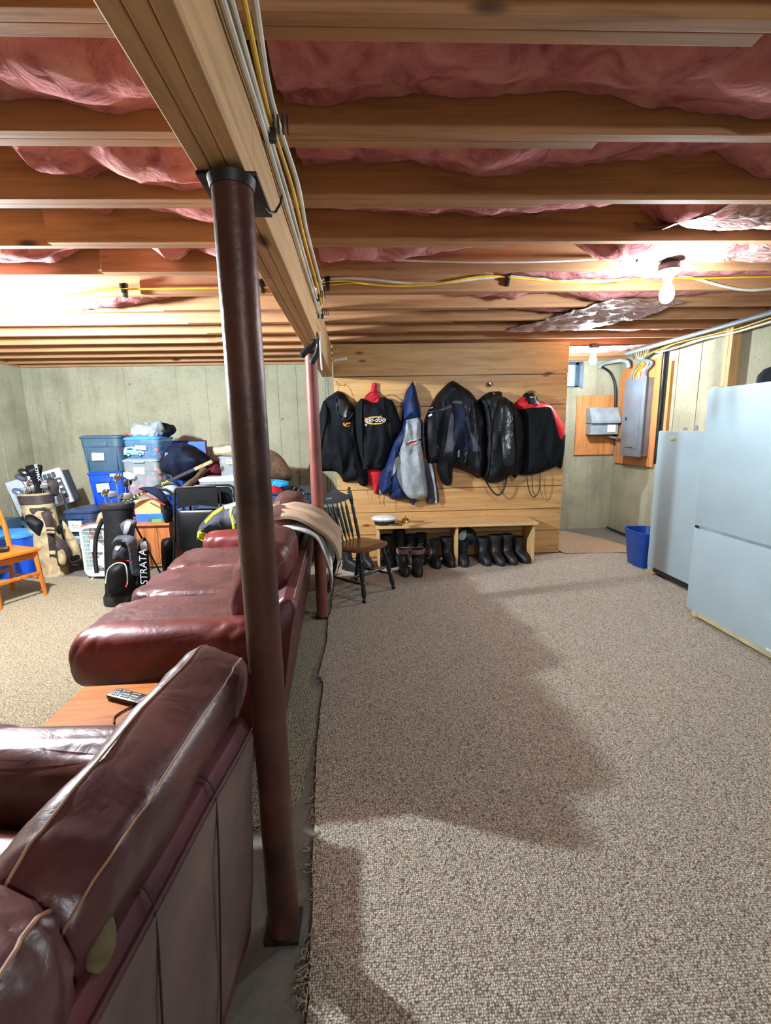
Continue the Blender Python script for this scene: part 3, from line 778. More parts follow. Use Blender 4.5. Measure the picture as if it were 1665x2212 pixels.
for yy, sd in ((.42, 1), (1.02, 2), (1.62, 3)):
    Cushion((.60, yy, .40), (.38, .31, .11), 0, 0, .4, .42, .022, sd).build('seat_cushion', 'lnear', s1, 40, 44)
c = Cushion((.135, .235, .638), (.098, .362, .262), -.38, .045, .30, .45, .010, 11, .0, 40, .3)
b = c.build('back_cushion', 'lnear', s1, 90, 72)
for ph in (1.30, 1.86): c.seam(ph, 'thread', b, -1.45, 1.45, .0024)
MB().tube([c.pt(1.28, 1.30+.56*k/12, .001) for k in range(13)], .0022, 6).build('seam', 'thread', b, wld=False)
c2 = Cushion((.070, .865, .665), (.125, .30, .245), -.10, .10, .36, .5, .022, 23, .006, 30, 1)
b2 = c2.build('back_cushion', 'lnear', s1, 90, 72)
for ph in (.95, 2.0): c2.seam(ph, 'thread', b2, -1.4, 1.4, .003)
# torn lining that shows at the corner of the nearer cushion
Cushion((.03, 1.05, .60), (.05, .12, .12), 0, 0, .8, .8, .01, 44).build('stuffed_corner', 'lseat', s1, 24, 24)

# ------------------------------------------------------------------ end table, remote, cord
t = thing('end_table', 'low varnished oak end table between the two sofas', 'table', (-.86, 1.53, .0125), .02)
def tb(c, d, name, mat='oak', bev=.004, p=t): return MB().box(c, d, None, bev).build(name, mat, p, wld=False)
tb((0, 0, .458), (.56, .34, .022), 'tabletop', 'oak', .006)
for sx in (-1, 1):
    for sy in (-1, 1): tb((sx*.24, sy*.13, .2245), (.04, .04, .445), 'leg', 'orange_wood')
for sy in (-1, 1): tb((0, sy*.14, .41), (.44, .018, .07), 'apron', 'oak')
for sx in (-1, 1): tb((sx*.25, 0, .41), (.018, .24, .07), 'apron', 'oak')
tt = .4815
pa, pb = S(243, 1493, 'z', tt+.02), S(312, 1510, 'z', tt+.02)
rc = (pa+pb)/2; ra = atan2((pb-pa).y, (pb-pa).x)
t = thing('remote_control', 'black remote control with rows of white buttons lying on the end table', 'remote', (rc.x, rc.y, tt), ra)
MB().box((0, 0, .011), (.165, .052, .018), None, .005).build('body', 'black', t, wld=False)
kb = M['whitep']
for i in range(13):
    for j in range(3):
        if (i+j) % 5 == 4: continue
        MB().box((-.066+i*.0098, -.014+j*.014, .0212), (.006, .0065, .003), None, .001).build('button', 'whitep' if (i*j) % 4 else 'greylid', t, wld=False)
MB().box((.074, 0, .0212), (.006, .036, .002)).build('trim_strip', 'greylid', t, wld=False)
p = [S(x, y, 'z', tt+.004) for x, y in ((318, 1510), (300, 1520), (270, 1533), (248, 1548), (246, 1562))]
tag(MB().tube(smooth_pts(p, 6, False), .003, 8).build('cord', 'cord', None), 'thin dark cord looping across the end table beside the remote', 'cord')

# ------------------------------------------------------------------ throws on the far sofa
def drape(name, label, path, ya, yb, mat, thick=.018, seed=1, wob=.02, cat='blanket'):
    P = smooth_pts([(x, 0, z) for x, z in path], 6, False); ny = 36; vs = []
    for j in range(ny+1):
        t_ = j/ny
        for i, p in enumerate(P):
            s_ = i/len(P)
            y = ya+(yb-ya)*t_ + wob*2*noise.noise(Vector((s_*4, seed, t_)))
            d = wob*noise.noise(Vector((s_*5, t_*5, seed))) + .5*wob*sin(t_*17+5*s_+seed)
            sg = -1 if s_ < .35 else 1
            vs.append((p.x+sg*d*.6-.06*(y-2.9), y, p.z+abs(d)*.7))
    n_ = len(P); m = len(vs); out = list(vs)
    for k, v in enumerate(vs):
        i = k % n_; a = Vector(vs[k-1]) if i else Vector(v); b = Vector(vs[k+1]) if i < n_-1 else Vector(v)
        tg = b-a; nr = Vector((-tg.z, 0, tg.x)); nr = nr.normalized() if nr.length > 1e-6 else Vector((0,0,1))
        out.append(tuple(Vector(v)+nr*thick))
    fs = [(j*n_+i, j*n_+i+1, (j+1)*n_+i+1, (j+1)*n_+i) for j in range(ny) for i in range(n_-1)]
    fs += [tuple(m+q for q in reversed(f)) for f in fs]
    for j in range(ny):
        for i in (0, n_-1): a = j*n_+i; b = a+n_; fs.append((a, b, b+m, a+m))
    for i in range(n_-1):
        for j in (0, ny): a = j*n_+i; fs.append((a, a+1, a+1+m, a+m))
    return tag(MB().add(out, fs).build(name, mat, None), label, cat)
drape('white_cloth', 'white cloth peeping out below the tan throw on the far sofa back', [(-.70, .84), (-.66, .865), (-.62, .875), (-.50, .885), (-.36, .84), (-.29, .72), (-.265, .60), (-.26, .50)], 2.66, 3.05, 'whitef', .007, 4, .024)
drape('tan_throw', 'thick tan throw draped over the back of the far red sofa', [(-.74, .84), (-.70, .88), (-.64, .90), (-.53, .92), (-.40, .90), (-.29, .83), (-.225, .74), (-.215, .66)], 2.72, 3.36, 'throw', .018, 2, .034)

# ================================================================== GARMENTS ON THE PLANK WALL
def c3(*p): return [(lambda q: (q.x, q.z))(S(640+x/5.203, 800+y/5.203, 'y', YG)) for x, y in p]
def c4(*p): return [(lambda q: (q.x, q.z))(S(900+x/4.897, 800+y/4.897, 'y', YG)) for x, y in p]
YG = 4.93; YW = 5.022
def tub3(pts, y, r, name, mat, parent, f=c3): 
    q = f(*pts); return MB().tube(smooth_pts([(a, y, b) for a, b in q], 5, False), r, 6).build(name, mat, parent)
def wire_hanger(parent, fx, fz, f, span=None):
    """hook of a wire hanger at crop position"""
    a, b = f((fx, fz))[0]
    pts = [(a+.0, YG-.03, b-.09), (a, YG-.01, b-.03), (a+.018, YG+.02, b-.005), (a+.012, YG+.04, b+.018), (a-.012, YG+.03, b+.016), (a-.018, YG+.02, b)]
    return MB().tube(smooth_pts(pts, 5, False), .0022, 6).build('hanger_hook', 'chrome', parent)
gg = 'coats hanging on the plank wall'
def garment(name, label, cat, outline, f, mat, depth=.10, y0=YW-.012, **k):
    k.setdefault('width', .036)
    q = f(*outline); t = thing(name, label, cat, (sum(a for a, b in q)/len(q), YW-.02, max(b for a, b in q)), 0, gg)
    o, R = relief('body', q, y0, depth, mat, t, **k); return t, R

# 2b red hoodie, behind the sweatshirt
t, R = garment('red_hoodie', 'red hooded top showing above and below the black printed sweatshirt', 'sweatshirt',
  [(880,128),(850,150),(835,225),(765,305),(740,500),(770,800),(800,1100),(808,1230),(812,1300),(862,1306),(872,1385),(915,1398),(935,1310),(968,1290),(968,1100),(975,800),(980,500),(955,310),(925,265),(905,210),(908,150)], c3, 'redf', .045, seed=2)
tub3([(760,320),(800,280),(850,250),(905,245),(960,275),(1010,315)], YG-.03, .004, 'drawstring', 'black', t)
tub3([(795,1350),(805,1400),(818,1455)], YG, .0018, 'cord_end', 'brownf', t); tub3([(850,1385),(848,1430),(862,1470)], YG, .0018, 'cord_end', 'brownf', t); tub3([(992,1410),(988,1460),(990,1515)], YG, .002, 'cord_end', 'maroon', t)
# 1 black fleece
t, R = garment('black_fleece_jacket', 'black fleece jacket with open collar and small orange swirl, leftmost on the plank wall', 'jacket',
  [(468,225),(400,262),(312,330),(265,450),(235,600),(200,760),(160,960),(125,1140),(205,1150),(330,1140),(445,1150),(505,1222),(530,1262),(620,1256),(690,1245),(722,1302),(800,1300),(806,1180),(760,1050),(722,960),(695,800),(672,600),(672,500),(640,400),(585,320),(540,262)], c3, 'blackf', .11, seed=5, fold=.016, ffreq=30)
co = c3((455,290),(500,285),(560,300),(600,345),(636,450),(618,530),(560,575),(490,555),(455,460),(448,370))
relief('collar', co, 0, 0, 'blackn', t, base=R, lift=.018, step=.012)
ci = c3((478,330),(540,330),(585,370),(606,440),(590,510),(545,525),(490,500),(470,410))
relief('collar_opening', ci, 0, 0, 'black', t, base=R, lift=.022, step=.012)
zz = c3((462,290),(475,340),(460,430),(480,520),(520,562),(570,560),(620,510),(640,480),(672,512))
MB().tube(smooth_pts([(a, R.y0-R.th((a, b))-.026, b) for a, b in zz], 4, False), .003, 6).build('zip', 'greyd', t)
lg = [c3((528,590),(545,575),(540,600),(555,618),(540,628),(525,610)), c3((560,590),(610,585),(600,600),(572,606),(560,618),(572,628),(600,618),(580,634),(556,630),(548,610))]
for q in lg: relief('logo', q, 0, 0, 'orange', t, base=R, lift=.003, step=.02, sub=2)
for sh in ([(312,335),(265,450),(200,760),(130,1135),(205,1146),(250,1000),(300,750),(345,500)], [(640,470),(674,600),(697,800),(762,1050),(804,1180),(796,1296),(722,1298),(690,1236),(650,1000),(620,700)]): relief('sleeve', c3(*sh), 0, 0, 'blackf', t, base=R, lift=.022)
wire_hanger(t, 470, 165, c3)
# 2 black sweatshirt
t, R = garment('black_sweatshirt', 'black sweatshirt with an orange oval logo on its chest', 'sweatshirt',
  [(745,315),(690,352),(660,440),(668,560),(668,700),(695,830),(715,960),(735,1050),(732,1120),(790,1122),(900,1105),(965,1120),(1010,1040),(1060,860),(1100,760),(1170,700),(1180,600),(1150,500),(1110,390),(1050,325),(965,296),(925,345),(870,362),(800,342)], c3, 'blackf', .12, y0=YW-.05, seed=9, fold=.014, ffreq=34)
for sh in ([(1058,332),(1108,392),(1176,600),(1166,700),(1098,756),(1062,850),(1040,700),(1036,500)], [(742,320),(692,355),(662,440),(670,700),(717,960),(752,985),(742,800),(736,500)]): relief('sleeve', c3(*sh), 0, 0, 'blackf', t, base=R, lift=.020)
cx, cz = c3((885, 565))[0]; yy = R.y0-R.th((cx, cz))-.012
def oval(w, h, n=28): return [(cx+w*cos(2*pi*k/n), cz+h*sin(2*pi*k/n)) for k in range(n)]
relief('logo_oval', oval(.115, .042), 0, 0, 'orange', t, base=R, lift=.004, sub=1, step=.015)
relief('logo_oval', oval(.098, .030), 0, 0, 'black', t, base=R, lift=.007, sub=1, step=.015)
for q in (c3((765,530),(790,545),(800,560),(785,565)), c3((930,515),(955,512),(950,545),(920,545)), c3((770,600),(800,600),(790,628),(772,625))): relief('logo_fleck', q, 0, 0, 'silverf', t, base=R, lift=.006, sub=1, step=.02)
relief('logo_flash', c3((820,590),(900,595),(905,610),(830,608)), 0, 0, 'hivis', t, base=R, lift=.009, sub=1, step=.02)
text('ski-doo', (cx, yy-.020, cz+.004), .068, 'whitep', t, (pi/2, -.02, 0), 'lettering', .002, .35)
for pts in ([(1040,470),(1070,450),(1095,425)], [(640,480),(655,495),(670,512)], [(740,870),(755,980),(775,1130)], [(725,1118),(770,1100),(800,1095)], [(860,1075),(920,1060),(975,1052)], [(870,1095),(930,1080),(972,1085)]):
    q = c3(*pts); MB().tube(smooth_pts([(a, R.y0-R.th((a, b))-.004, b) for a, b in q], 4, False), .0022, 5).build('stitching', 'greyd' if pts[0][1] != 870 else 'maroon', t)
relief('sleeve_flash', c3((1100,575),(1112,575),(1112,650),(1104,650)), 0, 0, 'orange', t, base=R, lift=.003, sub=1)
# 3 navy and grey jacket
t, R = garment('navy_grey_jacket', 'navy and light grey hooded jacket with red and white chest stripes', 'jacket',
  [(1235,540),(1190,560),(1165,640),(1100,750),(1050,880),(1000,1010),(955,1160),(930,1340),(932,1392),(1008,1410),(1048,1380),(1055,1448),(1150,1465),(1280,1462),(1288,1500),(1322,1528),(1345,1492),(1450,1440),(1485,1442),(1475,1300),(1445,1050),(1440,900),(1425,700),(1430,590),(1390,520),(1330,512)], c3, 'navyf', .13, y0=YW-.02, seed=13, fold=.015, ffreq=24)
hd = c3((1316,124),(1285,160),(1240,225),(1210,330),(1200,430),(1190,560),(1240,575),(1310,560),(1400,545),(1398,420),(1372,310),(1345,190))
relief('hood', hd, YW-.03, .15, 'navyf', t, width=.05, seed=17, fold=.012, ffreq=40)
relief('sleeve', c3((1192,570),(1166,642),(1102,752),(1052,882),(957,1160),(933,1340),(1008,1404),(1045,1290),(1092,1010),(1180,800),(1212,650)), 0, 0, 'navyf', t, base=R, lift=.022)
gp = c3((1240,545),(1300,522),(1352,520),(1392,560),(1400,700),(1398,850),(1430,950),(1462,1200),(1472,1432),(1290,1444),(1200,1350),(1150,1255),(1124,1150),(1150,1010),(1180,860),(1205,750),(1222,640))
relief('grey_panel', gp, 0, 0, 'greyf', t, base=R, lift=.006)
relief('sleeve_patch', c3((1155,965),(1080,1010),(1025,1100),(1008,1200),(1035,1278),(1055,1270),(1060,1205),(1105,1140),(1140,1050)), 0, 0, 'greyf', t, base=R, lift=.005)
relief('cuff', c3((930,1345),(1012,1358),(1008,1412),(932,1394)), 0, 0, 'greyf', t, base=R, lift=.006, sub=1)
for q, m in (([(1198,838),(1270,785),(1330,768),(1394,758),(1394,768),(1330,785),(1270,805)], 'whitef'), ([(1215,832),(1280,795),(1392,772),(1396,790),(1310,812),(1260,830)], 'redn'), ([(1270,832),(1330,812),(1400,795),(1400,806),(1340,826)], 'whitef'), ([(1290,832),(1350,818),(1400,806),(1402,816),(1350,830)], 'redn'), ([(1370,770),(1398,768),(1402,790),(1374,792)], 'blackn')):
    relief('chest_stripe', c3(*q), 0, 0, m, t, base=R, lift=.010, sub=1, step=.012)
MB().tube(smooth_pts([(a, R.y0-R.th((a, b))-.006, b) for a, b in c3((1240,548),(1215,640),(1200,750),(1175,860),(1150,965))], 4, False), .003, 5).build('piping', 'whitef', t)
# grey snow trousers beside it
t, R = garment('snow_trousers', 'silver grey snow trousers hanging between the navy jacket and black coat', 'trousers',
  [(1440,1030),(1490,1045),(1550,1060),(1572,1160),(1592,1290),(1618,1478),(1560,1500),(1500,1508),(1470,1470),(1465,1300),(1450,1150)], c3, 'greyd', .06, seed=19, ffreq=50)
relief('stripe', c3((1500,1060),(1530,1060),(1570,1290),(1590,1480),(1566,1490),(1548,1290),(1515,1150)), 0, 0, 'silverf', t, base=R, lift=.006, sub=2)
# 4 black coat with grey panels
t, R = garment('black_grey_coat', 'bulky black coat with grey side panels hung up by its hood', 'coat',
  [(380,108),(310,160),(215,265),(170,370),(105,500),(88,640),(98,800),(112,930),(150,990),(225,985),(228,1060),(262,1160),(298,1218),(350,1226),(382,1200),(390,1045),(470,1058),(600,1108),(650,1148),(705,1120),(735,900),(735,600),(705,430),(655,315),(590,228),(480,150),(420,112)], c4, 'blackn', .16, seed=23, fold=.020, ffreq=22)
relief('grey_panel', c4((345,470),(380,480),(374,640),(366,830),(330,858),(282,870),(302,780),(322,640)), 0, 0, 'greyd', t, base=R, lift=.005)
relief('grey_panel', c4((498,505),(535,515),(555,640),(600,720),(660,828),(655,852),(568,846),(570,760),(528,630)), 0, 0, 'greyd', t, base=R, lift=.005)
relief('reflective_band', c4((138,432),(265,402),(352,368),(362,392),(270,428),(140,452)), 0, 0, 'greyd', t, base=R, lift=.006, sub=1)
relief('reflective_band', c4((368,332),(400,322),(465,332),(468,362),(400,350),(370,356)), 0, 0, 'greyd', t, base=R, lift=.006, sub=1)
relief('reflective_band', c4((488,372),(548,405),(545,430),(495,400)), 0, 0, 'greyd', t, base=R, lift=.006, sub=1)
relief('front_flap', c4((400,392),(480,380),(500,520),(540,650),(568,760),(566,846),(402,822),(398,600)), 0, 0, 'navyd', t, base=R, lift=.010)
for q in ([(125,470),(160,458),(160,478),(128,490)], [(145,398),(174,384),(174,394),(148,406)]): relief('logo', c4(*q), 0, 0, 'whitef', t, base=R, lift=.005, sub=1)
relief('red_tag', c4((80,866),(102,866),(102,932),(84,932)), 0, 0, 'redn', t, base=R, lift=.016, sub=1)
relief('zip_pull', c4((420,842),(442,842),(436,915),(416,912)), 0, 0, 'greyf', t, base=R, lift=.010, sub=1)
relief('puffy_sleeve', c4((235,880),(300,868),(365,870),(385,1000),(382,1190),(350,1222),(300,1216),(262,1150),(228,1040)), 0, 0, 'blackn', t, base=R, lift=.028)
# 5 black jacket on a hanger with a strap
t, R = garment('black_vinyl_jacket', 'worn shiny black jacket on a hanger with a strap looping below', 'jacket',
  [(800,222),(740,248),(690,292),(664,318),(700,430),(722,600),(706,900),(694,1100),(742,1178),(800,1202),(880,1190),(942,1168),(1012,1118),(1062,1140),(1090,1098),(1108,1040),(1148,800),(1142,600),(1112,450),(1030,342),(962,284),(912,268),(905,222)], c4, 'blackn', .13, y0=YW-.02, seed=29, fold=.016, ffreq=30)
for sh in ([(1000,325),(1108,450),(1140,600),(1146,800),(1106,1040),(1062,1134),(1020,1100),(1034,800),(1010,560)], [(690,296),(668,320),(702,430),(724,600),(708,900),(698,1098),(742,1110),(772,800),(762,500),(732,350)]): relief('sleeve', c4(*sh), 0, 0, 'blackn', t, base=R, lift=.022)
relief('vinyl_panel', c4((880,400),(950,400),(1000,560),(1010,760),(1000,980),(900,990),(890,800),(850,620)), 0, 0, 'vinyl', t, base=R, lift=.006)
relief('collar', c4((765,232),(830,222),(905,224),(908,290),(860,345),(800,340),(756,300)), 0, 0, 'blackn', t, base=R, lift=.025, step=.012)
relief('collar_opening', c4((782,262),(830,255),(842,290),(808,318),(784,300)), 0, 0, 'black', t, base=R, lift=.029, step=.012)
a, b = c4((806, 250))[0]; MB().lathe([(.010, 0), (.010, .004), (.005, .006)], (a, R.y0-R.th((a, b))-.03, b), 12, R=Matrix.Rotation(pi/2, 3, 'X')).build('snap_button', 'chrome', t)
for i in range(5): relief('sleeve_mark', c4((640,920+i*16),(655,920+i*16),(655,930+i*16),(640,930+i*16)), 0, 0, 'whitef', t, base=R, lift=.004, sub=1)
tub3([(735,1170),(790,1260),(850,1320),(905,1300),(940,1220),(958,1140)], YG+.02, .009, 'strap', 'black', t, c4)
wire_hanger(t, 800, 150, c4)
# 6 red and black jacket
t, R = garment('red_black_jacket', 'black jacket with a bright red shoulder yoke, rightmost on the plank wall', 'jacket',
  [(1162,240),(1142,270),(1050,362),(1090,415),(1120,470),(1152,620),(1150,900),(1112,1085),(1100,1110),(1250,1110),(1400,1062),(1500,1020),(1555,1026),(1592,720),(1582,620),(1542,520),(1452,378),(1370,338),(1292,308),(1262,246),(1205,234)], c4, 'blackf', .12, y0=YW-.02, seed=37, fold=.010, ffreq=26)
relief('sleeve', c4((1440,560),(1480,690),(1522,735),(1588,690),(1590,720),(1556,1022),(1502,1016),(1440,985),(1424,700)), 0, 0, 'blackf', t, base=R, lift=.016)
relief('red_yoke', c4((1142,272),(1060,356),(1090,412),(1160,402),(1250,398),(1380,388),(1420,432),(1450,560),(1482,680),(1520,728),(1584,622),(1540,520),(1450,380),(1370,340),(1292,312),(1290,352),(1200,362),(1160,352)), 0, 0, 'redn', t, base=R, lift=.005)
relief('collar', c4((1160,240),(1205,236),(1262,248),(1300,345),(1240,358),(1170,355),(1152,300)), 0, 0, 'blackn', t, base=R, lift=.022, step=.012)
relief('collar_opening', c4((1172,300),(1210,310),(1270,322),(1262,340),(1210,345),(1176,335)), 0, 0, 'black', t, base=R, lift=.026, step=.01)
relief('logo', c4((1180,280),(1215,282),(1212,296),(1184,294)), 0, 0, 'silverf', t, base=R, lift=.026, sub=1)
tub3([(1168,1100),(1185,1230),(1215,1320),(1255,1340),(1295,1290),(1312,1200),(1310,1085)], YG+.02, .005, 'strap', 'black', t, c4)
tub3([(1228,1100),(1228,1200),(1240,1290),(1265,1330)], YG+.02, .004, 'strap', 'black', t, c4)
wire_hanger(t, 1178, 165, c4)
# wall hooks and nails
for f, x, z, lab in ((c3, 455, 150, 'small wire coat hook above the leftmost fleece jacket'), (c4, 1182, 120, 'thin nail hook above the red and black jacket')):
    a, b = f((x, z))[0]; tg_ = MB().tube([(a, 5.03, b+.0), (a, 4.98, b-.004), (a, 4.955, b+.006), (a, 4.95, b+.02)], .003, 6).build('coat_hook', 'chrome', None); tag(tg_, lab, 'hook')
a, b = c4((790, 138))[0]
o = MB().lathe([(.010, 0), (.010, .03), (.026, .045), (.028, .06), (.018, .075), (0, .077)], (a, 5.03, b), 18, R=Matrix.Rotation(pi/2, 3, 'X')).build('door_knob_hook', 'chrome', None); tag(o, 'shiny round knob used as a coat hook above the vinyl jacket', 'hook')
for (px, py) in ((735, 822), (990, 843), (1066, 842), (1140, 843), (757, 820), (843, 790), (873, 806)):
    pass
nl = MB()
for i in range(24):
    for zc in pz[1:-1]:
        pass
def nail(x, z): 
    o = MB().lathe([(.005, 0), (.005, .003), (0, .0035)], (x, 5.029, z), 8, R=Matrix.Rotation(pi/2, 3, 'X')).build('nail_head', 'black_steel', wp)
for a_, b_ in zip(pz, pz[1:]):
    for x in (PX0+.03, .5, 1.35, PX1-.03):
        for z in (a_+.05, b_-.05): nail(x+random.uniform(-.008, .008), z)

# ================================================================== BENCH, HAT, BELL, BOOTS
t = thing('shoe_bench', 'long low pine bench with a middle divider standing below the coats', 'bench', (.94, 4.8, 0))
MB().span((.075, 4.63, .435), (1.80, 5.015, .462), .004).build('bench_top', 'bench', t, smooth=False)
for x in (.085, .92, 1.745): MB().prism([(4.66, .0125), (5.00, .0125), (5.00, .434), (4.66, .434)] if x > .5 else [(4.66, .0125), (5.0, .0125), (5.0, .434), (4.66, .434)], x, x+.028, 'yz').build('divider' if .5 < x < 1 else 'side_panel', 'benchz', t, smooth=False, bev=.002)
MB().span((.114, 4.985, .30), (1.744, 5.005, .434)).build('back_rail', 'bench', t, smooth=False)
h = S(828, 1125, 'z', .463); hx, hy = .17, 4.76
t = thing('sailor_cap', 'white peaked cap with a black band lying on the left end of the bench', 'cap', (hx, hy, .463))
MB().lathe([(.10, 0), (.104, .035), (.103, .045)], (hx, hy, .463), 24, 1.05, .9).build('band', 'black', t)
cr = MB(); 
pr = [(.103, .040), (.128, .052), (.136, .066), (.118, .082), (.07, .092), (.02, .098), (0, .099)]
cr.lathe(pr, (hx, hy, .463), 24, 1.05, .9).build('crown', 'whitef', t)
MB().loft([((hx+.10, hy-.06, .467), .09, .05, -.4), ((hx+.10, hy-.06, .474), .085, .046, -.4)], 20).build('peak', 'brownf', t)
bx, by = .40, 4.84
t = thing('brass_bell', 'small brass bell beside a flat brass plate on the bench', 'bell', (bx, by, .463))
MB().lathe([(.055, 0), (.055, .006), (.048, .022), (.030, .040), (.012, .048), (.006, .054), (.010, .066), (.006, .076), (0, .078)], (bx, by, .463), 20).build('bell_body', 'brass', t)
t2 = MB().box((bx+.14, by-.01, .467), (.12, .07, .006), Matrix.Rotation(.1, 3, 'Z'), .002).build('brass_plate', 'brass', None); tag(t2, 'flat brass plate lying right of the bell on the bench', 'plate')
bg = 'boots lined up under the bench'
def boot(label, x, y, rz, h=.24, mat='bootl', w=.052, L=.27, lean=0, cuff='bootg', laces=True, sole='rubber', open_=False, flop=0):
    t = thing('boot', label, 'boot', (x, y, .012), rz, bg)
    # local: toe towards -y
    secs = []
    prof = [(.0, .6), (.15, .95), (.4, 1), (.7, .98), (.9, .85), (1, .55)]
    so = MB(); so.loft([((0, -.5*L+.09, 0), w*.95, L*.5), ((0, -.5*L+.09, .022), w*1.02, L*.51), ((0, -.5*L+.09, .030), w, L*.5)], 24, .8); so.build('sole', sole, t, wld=False)
    vs = MB()
    ft = [(.030, -.5*L+.09, w*.96, L*.485), (.055, -.5*L+.092, w*.98, L*.47), (.075, -.5*L+.105, w*.96, L*.43), (.095, -.02, w*.92, L*.33), (.115, .015, w*.88, L*.245), (.14, .03, w*.86, L*.20), (.18, .034, w*.92, L*.19), (.22, .036+lean*.3, w*1.0, L*.20), (max(.24, h), .038+lean, w*1.06+flop, L*.215+flop)]
    ft = [q for q in ft if q[0] <= h+1e-6 or q is ft[-1]]
    vs.loft([((.004*sin(z*40), y_, z), rx, ry) for z, y_, rx, ry in ft], 24, .95).build('shaft', mat, t, wld=False)
    z, y_, rx, ry = ft[-1]
    k = MB(); k.loft([((0, y_, z-.035), rx+.004, ry+.004), ((0, y_, z+.006), rx+.006, ry+.006), ((0, y_, z+.008), rx-.004, ry-.004), ((0, y_, z-.025), rx-.012, ry-.012)], 24, .95); k.build('cuff', cuff, t, wld=False)
    if laces:
        lm = MB()
        for i in range(5):
            zz = .085+i*(h-.11)/5; yy = (-.085+.05*i if i < 2 else -.018-.002*i)
            lm.tube([(-.026, yy, zz), (0, yy-.008, zz+.006), (.026, yy, zz+.004)], .003, 5)
        lm.build('laces', 'black' if mat != 'bootl' else 'greyd', t, wld=False)
    return t
B = [ (.20, 4.80, .1, .30, 'rubber', False, 'black boot deep in shadow under the left end of the bench'),
 (.335, 4.84, -.05, .34, 'rubber', False, 'tall dark boot at the back, second from the left end of the bench'),
 (.46, 4.86, .05, .28, 'bootb', True, 'black laced boot hidden behind the two lined boots'),
 (.575, 4.86, -.1, .29, 'bootl', True, 'dark boot standing behind the right lined boot'),
 (.70, 4.72, .06, .25, 'bootl', True, 'grey laced boot, left one of the pair left of the divider'),
 (.845, 4.74, .16, .27, 'bootl', True, 'grey laced boot leaning against the left side of the divider'),
 (1.02, 4.74, -.1, .19, 'bootl', True, 'low grey boot just right of the divider'),
 (1.25, 4.76, .05, .25, 'bootl', True, 'bluish grey boot, first of the row right of the helmet'),
 (1.385, 4.74, .12, .28, 'bootb', True, 'brownish boot, second of the row right of the helmet'),
 (1.515, 4.76, .2, .28, 'bootb', True, 'brown black boot, third of the row right of the helmet'),
 (1.655, 4.80, .3, .24, 'rubber', False, 'slim black boot at the right end of the bench')]
for x, y, rz, h, m, lc, lab in B: boot(lab, x, y, rz, h+.01, m, .058, .27, 0, 'bootg' if m != 'rubber' else 'rubber', lc)
p1 = S(877, 1240, 'z', .01); p2 = S(902, 1242, 'z', .01)
boot('dark boot with a folded pinkish lining in front of the bench, left one', .345, 4.47, .08, .24, 'bootb', .05, .26, -.02, 'lining', False, flop=.012)
boot('dark boot with a wide pinkish lining in front of the bench, right one', .485, 4.46, -.04, .24, 'bootb', .055, .27, -.03, 'lining', True, flop=.018)
# shoes under the dark chair
for x, y, rz, lab in ((-.22, 4.62, .9, 'black shoe lying in shadow behind the dark chair legs'), (-.04, 4.72, .4, 'black shoe against the bench side behind the dark chair')):
    boot(lab, x, y, rz, .13, 'rubber', .05, .26, 0, 'rubber', False)
t = thing('helmet', 'dark helmet with a pale visor patch on the boots beside the divider', 'helmet', (1.03, 4.83, .25))
MB().lathe([(.085, 0), (.105, .03), (.108, .07), (.085, .12), (.045, .15), (0, .157)], (1.06, 4.83, .235), 22, 1.0, .85, Matrix.Rotation(.35, 3, 'Y')).build('shell', 'black', t)
MB().loft([((1.00, 4.735, .27), .028, .01), ((1.005, 4.733, .31), .045, .014), ((1.02, 4.74, .36), .035, .012), ((1.03, 4.75, .375), .015, .006)], 16).build('visor', 'greylid', t)
MB().loft([((1.13, 4.80, .21), .05, .05), ((1.12, 4.80, .27), .08, .06), ((1.08, 4.82, .34), .06, .05)], 16).build('padding', 'navyd', t)
o = MB().tube(smooth_pts([(1.60, 4.60, .017), (1.55, 4.60, .02), (1.50, 4.585, .017), (1.44, 4.60, .02), (1.40, 4.62, .05)], 5, False), .0025, 6).build('boot_lace', 'black', None); tag(o, 'loose black lace on the carpet in front of the bench', 'lace')

# ================================================================== RIGHT SIDE: FREEZERS, PANELS
t = thing('white_freezer', 'tall white two-door fridge freezer nearest on the right', 'freezer', (2.8, 2.82, 0))
fx, ya, yb = 2.445, 2.36, 3.24
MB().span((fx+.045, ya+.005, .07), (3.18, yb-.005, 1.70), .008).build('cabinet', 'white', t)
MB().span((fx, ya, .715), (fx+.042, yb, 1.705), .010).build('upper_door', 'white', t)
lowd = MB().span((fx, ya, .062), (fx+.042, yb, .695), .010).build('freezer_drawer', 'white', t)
MB().span((fx+.012, ya+.01, .690), (fx+.05, yb-.012, .722)).build('door_gasket', 'greylid', t)
MB().tube(smooth_pts([(fx-.002, 2.51, .668), (fx-.020, 2.505, .672), (fx-.026, 2.47, .672), (fx-.024, 2.41, .672), (fx-.002, 2.38, .668)], 4, False), .013, 10).build('handle', 'cream', lowd)
MB().tube(smooth_pts([(fx-.002, 2.40, 1.1), (fx-.03, 2.405, 1.08), (fx-.03, 2.405, .86), (fx-.002, 2.40, .84)], 4, False), .011, 10).build('handle', 'cream', t)
MB().span((fx+.03, ya+.02, .02), (fx+.05, yb-.03, .062)).build('base_grille', 'cream', t)
for i in range(3): MB().span((fx+.024, ya+.02, .026+i*.012), (fx+.034, yb-.05, .032+i*.012)).build('grille_slat', 'cream', t)
for y in (yb-.06, ya+.08): MB().loft([((fx+.045, y, .0121), .026, .026), ((fx+.045, y, .03), .03, .03), ((fx+.045, y, .068), .026, .034)], 12, .6).build('foot', 'cream', t)
MB().span((fx-.002, 2.45, .075), (fx+.004, 2.52, .088)).build('maker_plate', 'whitep', t)
